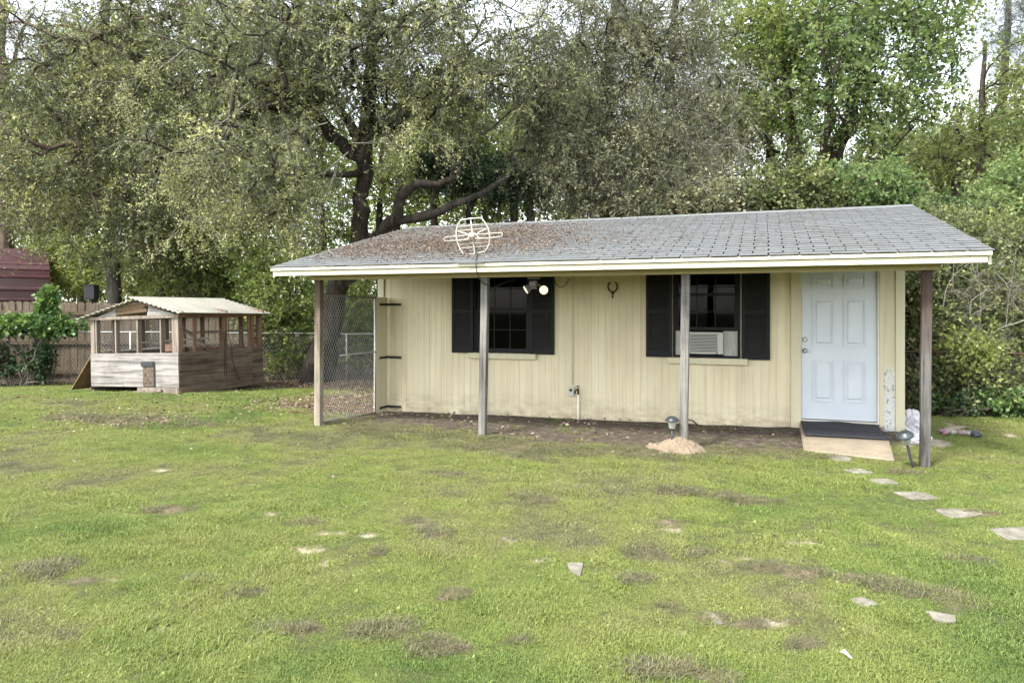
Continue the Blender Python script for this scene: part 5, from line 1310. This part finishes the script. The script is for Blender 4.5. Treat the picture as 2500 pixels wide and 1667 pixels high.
bare_branches(OAK2, [[(1640,330,18.6),(1720,360,18),(1800,350,17.6)],[(1650,430,18.4),(1730,470,17.6),(1800,520,17.2)],[(1600,250,18.8),(1560,350,18),(1480,420,17.4)],[(1680,200,18.8),(1760,170,18.2),(1830,200,17.8)],[(1640,400,18.4),(1580,470,17.4),(1520,510,17)],[(1660,140,19),(1700,60,18.6),(1760,0,18.2)]], 'twig_pale', 62, .018, 12, (.4, 1.2))

# understorey and shrubs
def shrub(name, label, u0, v0, d, env, nt, seed, leaf, ns=6, spread=90, **kw):
    r = np.random.default_rng(seed+500); stems = []
    vt = min(e[1]-e[4]*.5 for e in env)
    for i in range(ns):
        du = r.uniform(-spread, spread); e = env[int(r.integers(0, len(env)))]; dz = r.uniform(-.5, .5)
        stems.append(SG([(u0+du*.5, v0, d), (u0+du*.7+r.normal(0, 8), v0*.6+e[1]*.4, d+dz*.4), (e[0]+r.uniform(-.6, .6)*e[3], e[1]+r.uniform(-.4, .2)*e[4], e[2]+r.uniform(-.6, .6)*e[5])], [.022, .016, .007]))
    k = dict(tw=(6, .22, .55), per=(6, 10), L=(.065, .115), W=(.45, .7), tone=(.5, .28), droop=.15, barkm='twig_grey', twigm='twig_grey', rbase=.005, minz=.05, wig=.03, fork=True, twr=.003); k.update(kw)
    return tree(name, label, 'shrub', stems, env, nt, seed, leaf, **k)
shrub('shrub', 'light green sapling thicket right of the chicken coop', 690, 940, 18.6, [(690,760,18.4,100,110,1.2),(700,880,18.2,90,50,1.0),(660,650,18.8,90,70,1.2)], 330, 31, 'leaf_lime')
shrub('shrub', 'leafy bush seen through the dog run gate', 880, 950, 19.5, [(870,760,19.5,110,120,1.5),(900,870,19.5,110,60,1.2)], 300, 32, 'leaf_lime', L=(.085, .135))
shrub('shrub', 'green undergrowth between the carport and the grey barked oak', 190, 940, 24.5, [(180,640,24.5,110,70,1.2),(210,690,24,80,40,1.0),(330,680,23,90,50,1.0)], 300, 33, 'leaf_lime', L=(.085, .135), tone=(.72, .25))
shrub('shrub', 'green undergrowth behind the back of the coop', 520, 950, 20.6, [(520,700,20.6,110,80,1.4),(430,720,20.6,90,60,1.2),(570,820,20.2,110,90,1.2)], 330, 34, 'leaf_lime', L=(.085, .135), tone=(.65, .25))
shrub('shrub', 'broad leaved bush topping out behind the right half of the roof', 1960, 960, 17.4, [(1950,470,17.2,130,70,1.4),(1880,490,17.4,100,40,1.2)], 300, 35, 'leaf_shrub', tone=(.5, .3), L=(.075, .12))
shrub('shrub', 'tall bright bush behind the roof corner near the ridge end', 2120, 960, 16.6, [(2110,470,16.4,110,80,1.3),(2180,500,16,80,60,1.1)], 300, 36, 'leaf_green', tone=(.5, .28), L=(.075, .12))
shrub('shrub', 'brownish twiggy bush behind the roof under the half bare oak', 1760, 960, 17.6, [(1740,480,17.6,130,50,1.2),(1640,510,17.8,120,40,1.2),(1500,520,18,120,40,1.2)], 300, 37, 'leaf_grey', per=(5, 9), tone=(.75, .25))
shrub('shrub', 'dense dark bush against the house side by the fence', 2250, 1020, 11.9, [(2250,830,11.9,80,150,.8),(2240,660,12.2,70,110,.9),(2270,950,11.6,90,50,.5)], 560, 38, 'leaf_shrub', tone=(.48, .28), per=(9, 14), L=(.045, .085))
TH1 = shrub('shrub', 'tangled thicket bush with bare pale stems beside the corner post', 2350, 1020, 11.6, [(2350,760,12.0,100,150,.9),(2360,920,11.4,110,80,.6),(2320,600,12.6,90,80,1.0)], 620, 39, 'leaf_shrub', per=(8, 13), L=(.045, .085), tone=(.60, .30), twigm='twig_pale', barkm='twig_pale', tw=(7, .3, .75))
shrub('shrub', 'tangled thicket bush at the far end of the overgrown fence', 2480, 1020, 11.2, [(2470,800,11.6,110,150,.9),(2480,940,11.0,120,60,.6),(2540,650,12.2,110,120,1.0)], 640, 40, 'leaf_shrub', per=(8, 13), L=(.045, .085), tone=(.60, .30), twigm='twig_grey')
shrub('shrub', 'tall bright green bush leaning over the yard corner', 2460, 1000, 15.0, [(2440,540,15,110,90,1.2),(2330,560,15.4,80,60,1.2),(2500,450,15.2,80,80,1.2)], 400, 41, 'leaf_green', tone=(.55, .28), L=(.075, .12))
shrub('shrub', 'yellowish young sapling in front of the thicket rail', 2370, 1015, 10.9, [(2370,850,10.8,36,30,.25),(2400,880,10.8,22,34,.25)], 60, 42, 'leaf_lime', tone=(.85, .2), L=(.05, .09))
shrub('shrub', 'small lime bush poking up past the rake of the roof', 2420, 1000, 14.0, [(2405,575,13.9,40,30,.4)], 50, 43, 'leaf_lime', tone=(.9, .15))
shrub('shrub', 'low weedy plants along the foot of the thicket', 2380, 1010, 10.7, [(2290,992,10.9,80,16,.3),(2420,992,10.6,110,20,.3),(2550,992,10.4,110,20,.3)], 260, 44, 'leaf_vine', L=(.05, .09), tw=(5, .12, .3), tone=(.5, .3), ns=12, spread=200)

bare_branches(TH1, [[(2391,960,11.2),(2391,809,11.0),(2388,736,10.9),(2390,690,10.9),(2385,600,10.9)],[(2391,812,10.9),(2368,777,10.8),(2356,736,10.8),(2385,712,10.8),(2409,708,10.8)],[(2391,812,10.9),(2409,836,10.8),(2461,850,10.7)],[(2510,780,10.6),(2444,799,10.7),(2405,830,10.8)],[(2300,760,11.2),(2310,690,11.1),(2370,640,11)],[(2420,640,11),(2460,710,10.9),(2510,690,10.8)],[(2440,960,11),(2450,800,10.9),(2470,700,10.9),(2480,610,10.9)],[(2330,960,11.3),(2340,820,11.2),(2320,700,11.2),(2330,620,11.2)]], 'twig_pale', 63, .011, 7, (.2, .6))
def vines():
    # creeper over the fences
    shrub('creeper', 'bright green creeper climbing a picket fence post', 120, 935, 16.2, [(118,722,16.1,14,16,.12),(112,760,16.05,16,26,.12)], 70, 51, 'leaf_vine', L=(.085, .135), W=(.6, .85), tw=(5, .08, .2), tone=(.66, .25), ns=4, spread=20)
    shrub('creeper', 'leafy creeper spilling along the chain-link top rail', 60, 935, 15.9, [(50,790,15.85,95,12,.2),(150,795,16.0,50,8,.15),(-60,800,15.7,70,14,.2)], 260, 52, 'leaf_vine', L=(.07, .12), W=(.6, .85), tw=(5, .10, .28), tone=(.66, .28), ns=6, spread=90)
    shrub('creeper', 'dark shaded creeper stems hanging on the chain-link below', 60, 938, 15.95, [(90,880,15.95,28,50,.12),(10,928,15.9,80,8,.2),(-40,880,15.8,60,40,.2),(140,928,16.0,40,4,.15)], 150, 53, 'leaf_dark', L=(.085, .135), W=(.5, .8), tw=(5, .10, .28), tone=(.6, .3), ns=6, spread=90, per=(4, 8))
vines()

# far wood: copies of the middle-distance trees, then a mass of leaves nobody could count
def far_wood():
    r = np.random.default_rng(77); src = [o for o in bpy.data.objects if o.parent is None and o.name.split('.')[0] in ('tall_tree', 'green_tree', 'yellow_tree')]
    src = [s for s in src if 'bare twigged' not in s['label'] and 'many stemmed' not in s['label'] and 'right behind the coop' not in s['label']]
    spots = [(-60, 29), (90, 31), (200, 27), (330, 30), (450, 28), (560, 32), (700, 27), (790, 31), (960, 29), (1060, 27), (1180, 31), (1290, 28), (1400, 32), (1540, 29), (1640, 33), (1760, 30), (2010, 40), (2290, 42), (2360, 34), (2600, 31), (2100, 30), (2200, 36), (1930, 31), (2460, 33)]
    near = ['beyond the carport', 'over the carport roof end', 'behind the black utility box', 'behind the grey barked oak', 'behind the stout brown trunk', 'past the slim dark tree', 'past the sapling thicket', 'seen through the dog run gate', 'behind the forked leaning oak',
            'behind the ring antenna', 'behind the evergreen clump', 'behind the roof ridge past the evergreen', 'over the ridge beside the drooping oak', 'right behind the drooping oak trunk', 'right behind the half bare oak trunk', 'between the half bare oak and the green trees', 'behind the many stemmed green tree', 'behind the ridge end of the roof', 'behind the two thin dark trunks', 'behind the bush at the yard corner', 'filling in behind the many stemmed tree', 'just past the slanting dark limbs', 'behind the yellow green airy tree', 'close to the hazy pine']
    for i, (u, d) in enumerate(spots):
        s = src[i % len(src)]; c = copy_tree(s); p = at_depth(u, HOR, d); c.location = (p[0], p[1], gz1(p[0], p[1])-.1); c.rotation_euler = (0, 0, r.uniform(0, 6.28)); k = r.uniform(.85, 1.15); c.scale = (k, k, k*r.uniform(.9, 1.1))
        c['label'] = ('yellowish' if 'yellow' in s.name else 'lime green')+' tree back in the wood '+near[i]; c['group'] = 'trees of the wood beyond the yard'
    n = 170000; d = r.uniform(34, 58, n); xc = r.uniform(-1.05, 1.05, n)*d; top = 3.0+5.0*fbm(xc*.22, d*.1, 3, 3)+2*fbm(xc*1.1, d*.5, 5, 2)+6.5*(1-sstep(.18, .34, xc/d))*(.5+fbm(xc*.3, d*.2, 8, 2)); z = r.uniform(0, 1, n)**.8*top-.4
    cl = fbm(xc*.9, z*.9+d*.3, 9, 3); k = cl > .40; d, xc, z = d[k], xc[k], z[k]; n = len(d)
    pos = np.stack([CT*xc-ST*d, ST*xc+CT*d, z], 1); L = r.uniform(.2, .45, n)
    me = leaves_mesh('distant_woods', pos, unit(r.normal(0, 1, (n, 3))), L, L*r.uniform(.4, .7, n), np.clip(r.normal(.5, .25, n), 0, 1), r)
    o = link('distant_woods', me, MAT['leaf_lime']); tag(o, 'green mass of distant woodland closing the view behind the trees', 'woodland', kind='stuff')
far_wood()

# ------------------------------------------------------------------ fallen leaves
def fallen():
    r = np.random.default_rng(15)
    # on the roof
    n = 130000; x = r.uniform(XL+.1, XR-.1, n); y = r.uniform(YE+.05, YR-.05, n); u, v = project(x, y, HE+(y-YE)*SL)
    def g(u0, v0, su, sv): return np.exp(-((u-u0)/su)**2-((v-v0)/sv)**2)
    dens = g(1020, 600, 190, 30)+.8*g(1230, 575, 150, 26)+.16*g(1400, 575, 200, 30)+.45*g(880, 620, 120, 18)+.015+.35*g(1180,600,220,22)
    dens = dens*(.3+1.4*fbm(x*2.5, y*2.5, 17, 3))*(.10+.90*sstep(.02, .25, (y-YE)/1.0))*.42
    dens = dens*(x < .9)
    k = r.uniform(0, 1, n) < dens; x, y = x[k], y[k]; m = len(x)
    a = r.uniform(0, 6.28, m); d = unit(np.stack([np.cos(a), np.sin(a), SL*np.sin(a)+r.normal(0, .25, m)], 1)); z = HE+(y-YE)*SL+.014+r.uniform(0, .012, m)
    L = r.uniform(.018, .042, m); me = leaves_mesh('roof_leaves', np.stack([x, y, z], 1), d, L, L*r.uniform(.3, .5, m), np.clip(r.normal(.45, .25, m), 0, 1), r)
    o = link('roof_leaves', me, MAT['leaf_fallen']); tag(o, 'scatter of brown fallen oak leaves on the shingle roof', 'leaves', kind='stuff')
    # on the ground: dirt bed, under the oaks, lawn near the coop
    n = 150000; dd = 4+14*np.sqrt(r.uniform(0, 1, n)); xc = r.uniform(-.85, .8, n)*dd; x = CT*xc-ST*dd; y = ST*xc+CT*dd; sand, dry, dirt, lit, wild = masks(x, y); u, v = project(x, y, 0*x)
    dens = .16*dirt*(fbm(x*3, y*3, 23, 3) > .5)+.5*lit+.006+.35*np.exp(-((u-320)/190)**2-((v-1028)/18)**2)+.10*np.exp(-((u-400)/330)**2-((v-1000)/35)**2)+.25*wild
    dens = dens*np.where((x > -6) & (x < 1.66) & (y > 10.1), 0, 1)*(1-np.where((x > .4) & (x < 1.4) & (y > 8.5), 1, 0))
    k = r.uniform(0, 1, n) < dens; x, y = x[k], y[k]; m = len(x); a = r.uniform(0, 6.28, m); d = unit(np.stack([np.cos(a), np.sin(a), r.normal(.05, .3, m)], 1)); L = r.uniform(.03, .065, m)
    me = leaves_mesh('ground_leaves', np.stack([x, y, gz(x, y)+.02+r.uniform(0, .015, m)], 1), d, L, L*r.uniform(.3, .55, m), np.clip(r.normal(.62, .28, m), 0, 1), r)
    o = link('ground_leaves', me, MAT['leaf_fallen']); tag(o, 'dry fallen leaves strewn over dirt, litter and lawn', 'leaves', kind='stuff')
fallen()
print('LEAVES', sum(s[1] for s in STAT), 'TWIGS', sum(s[2] for s in STAT), STAT)
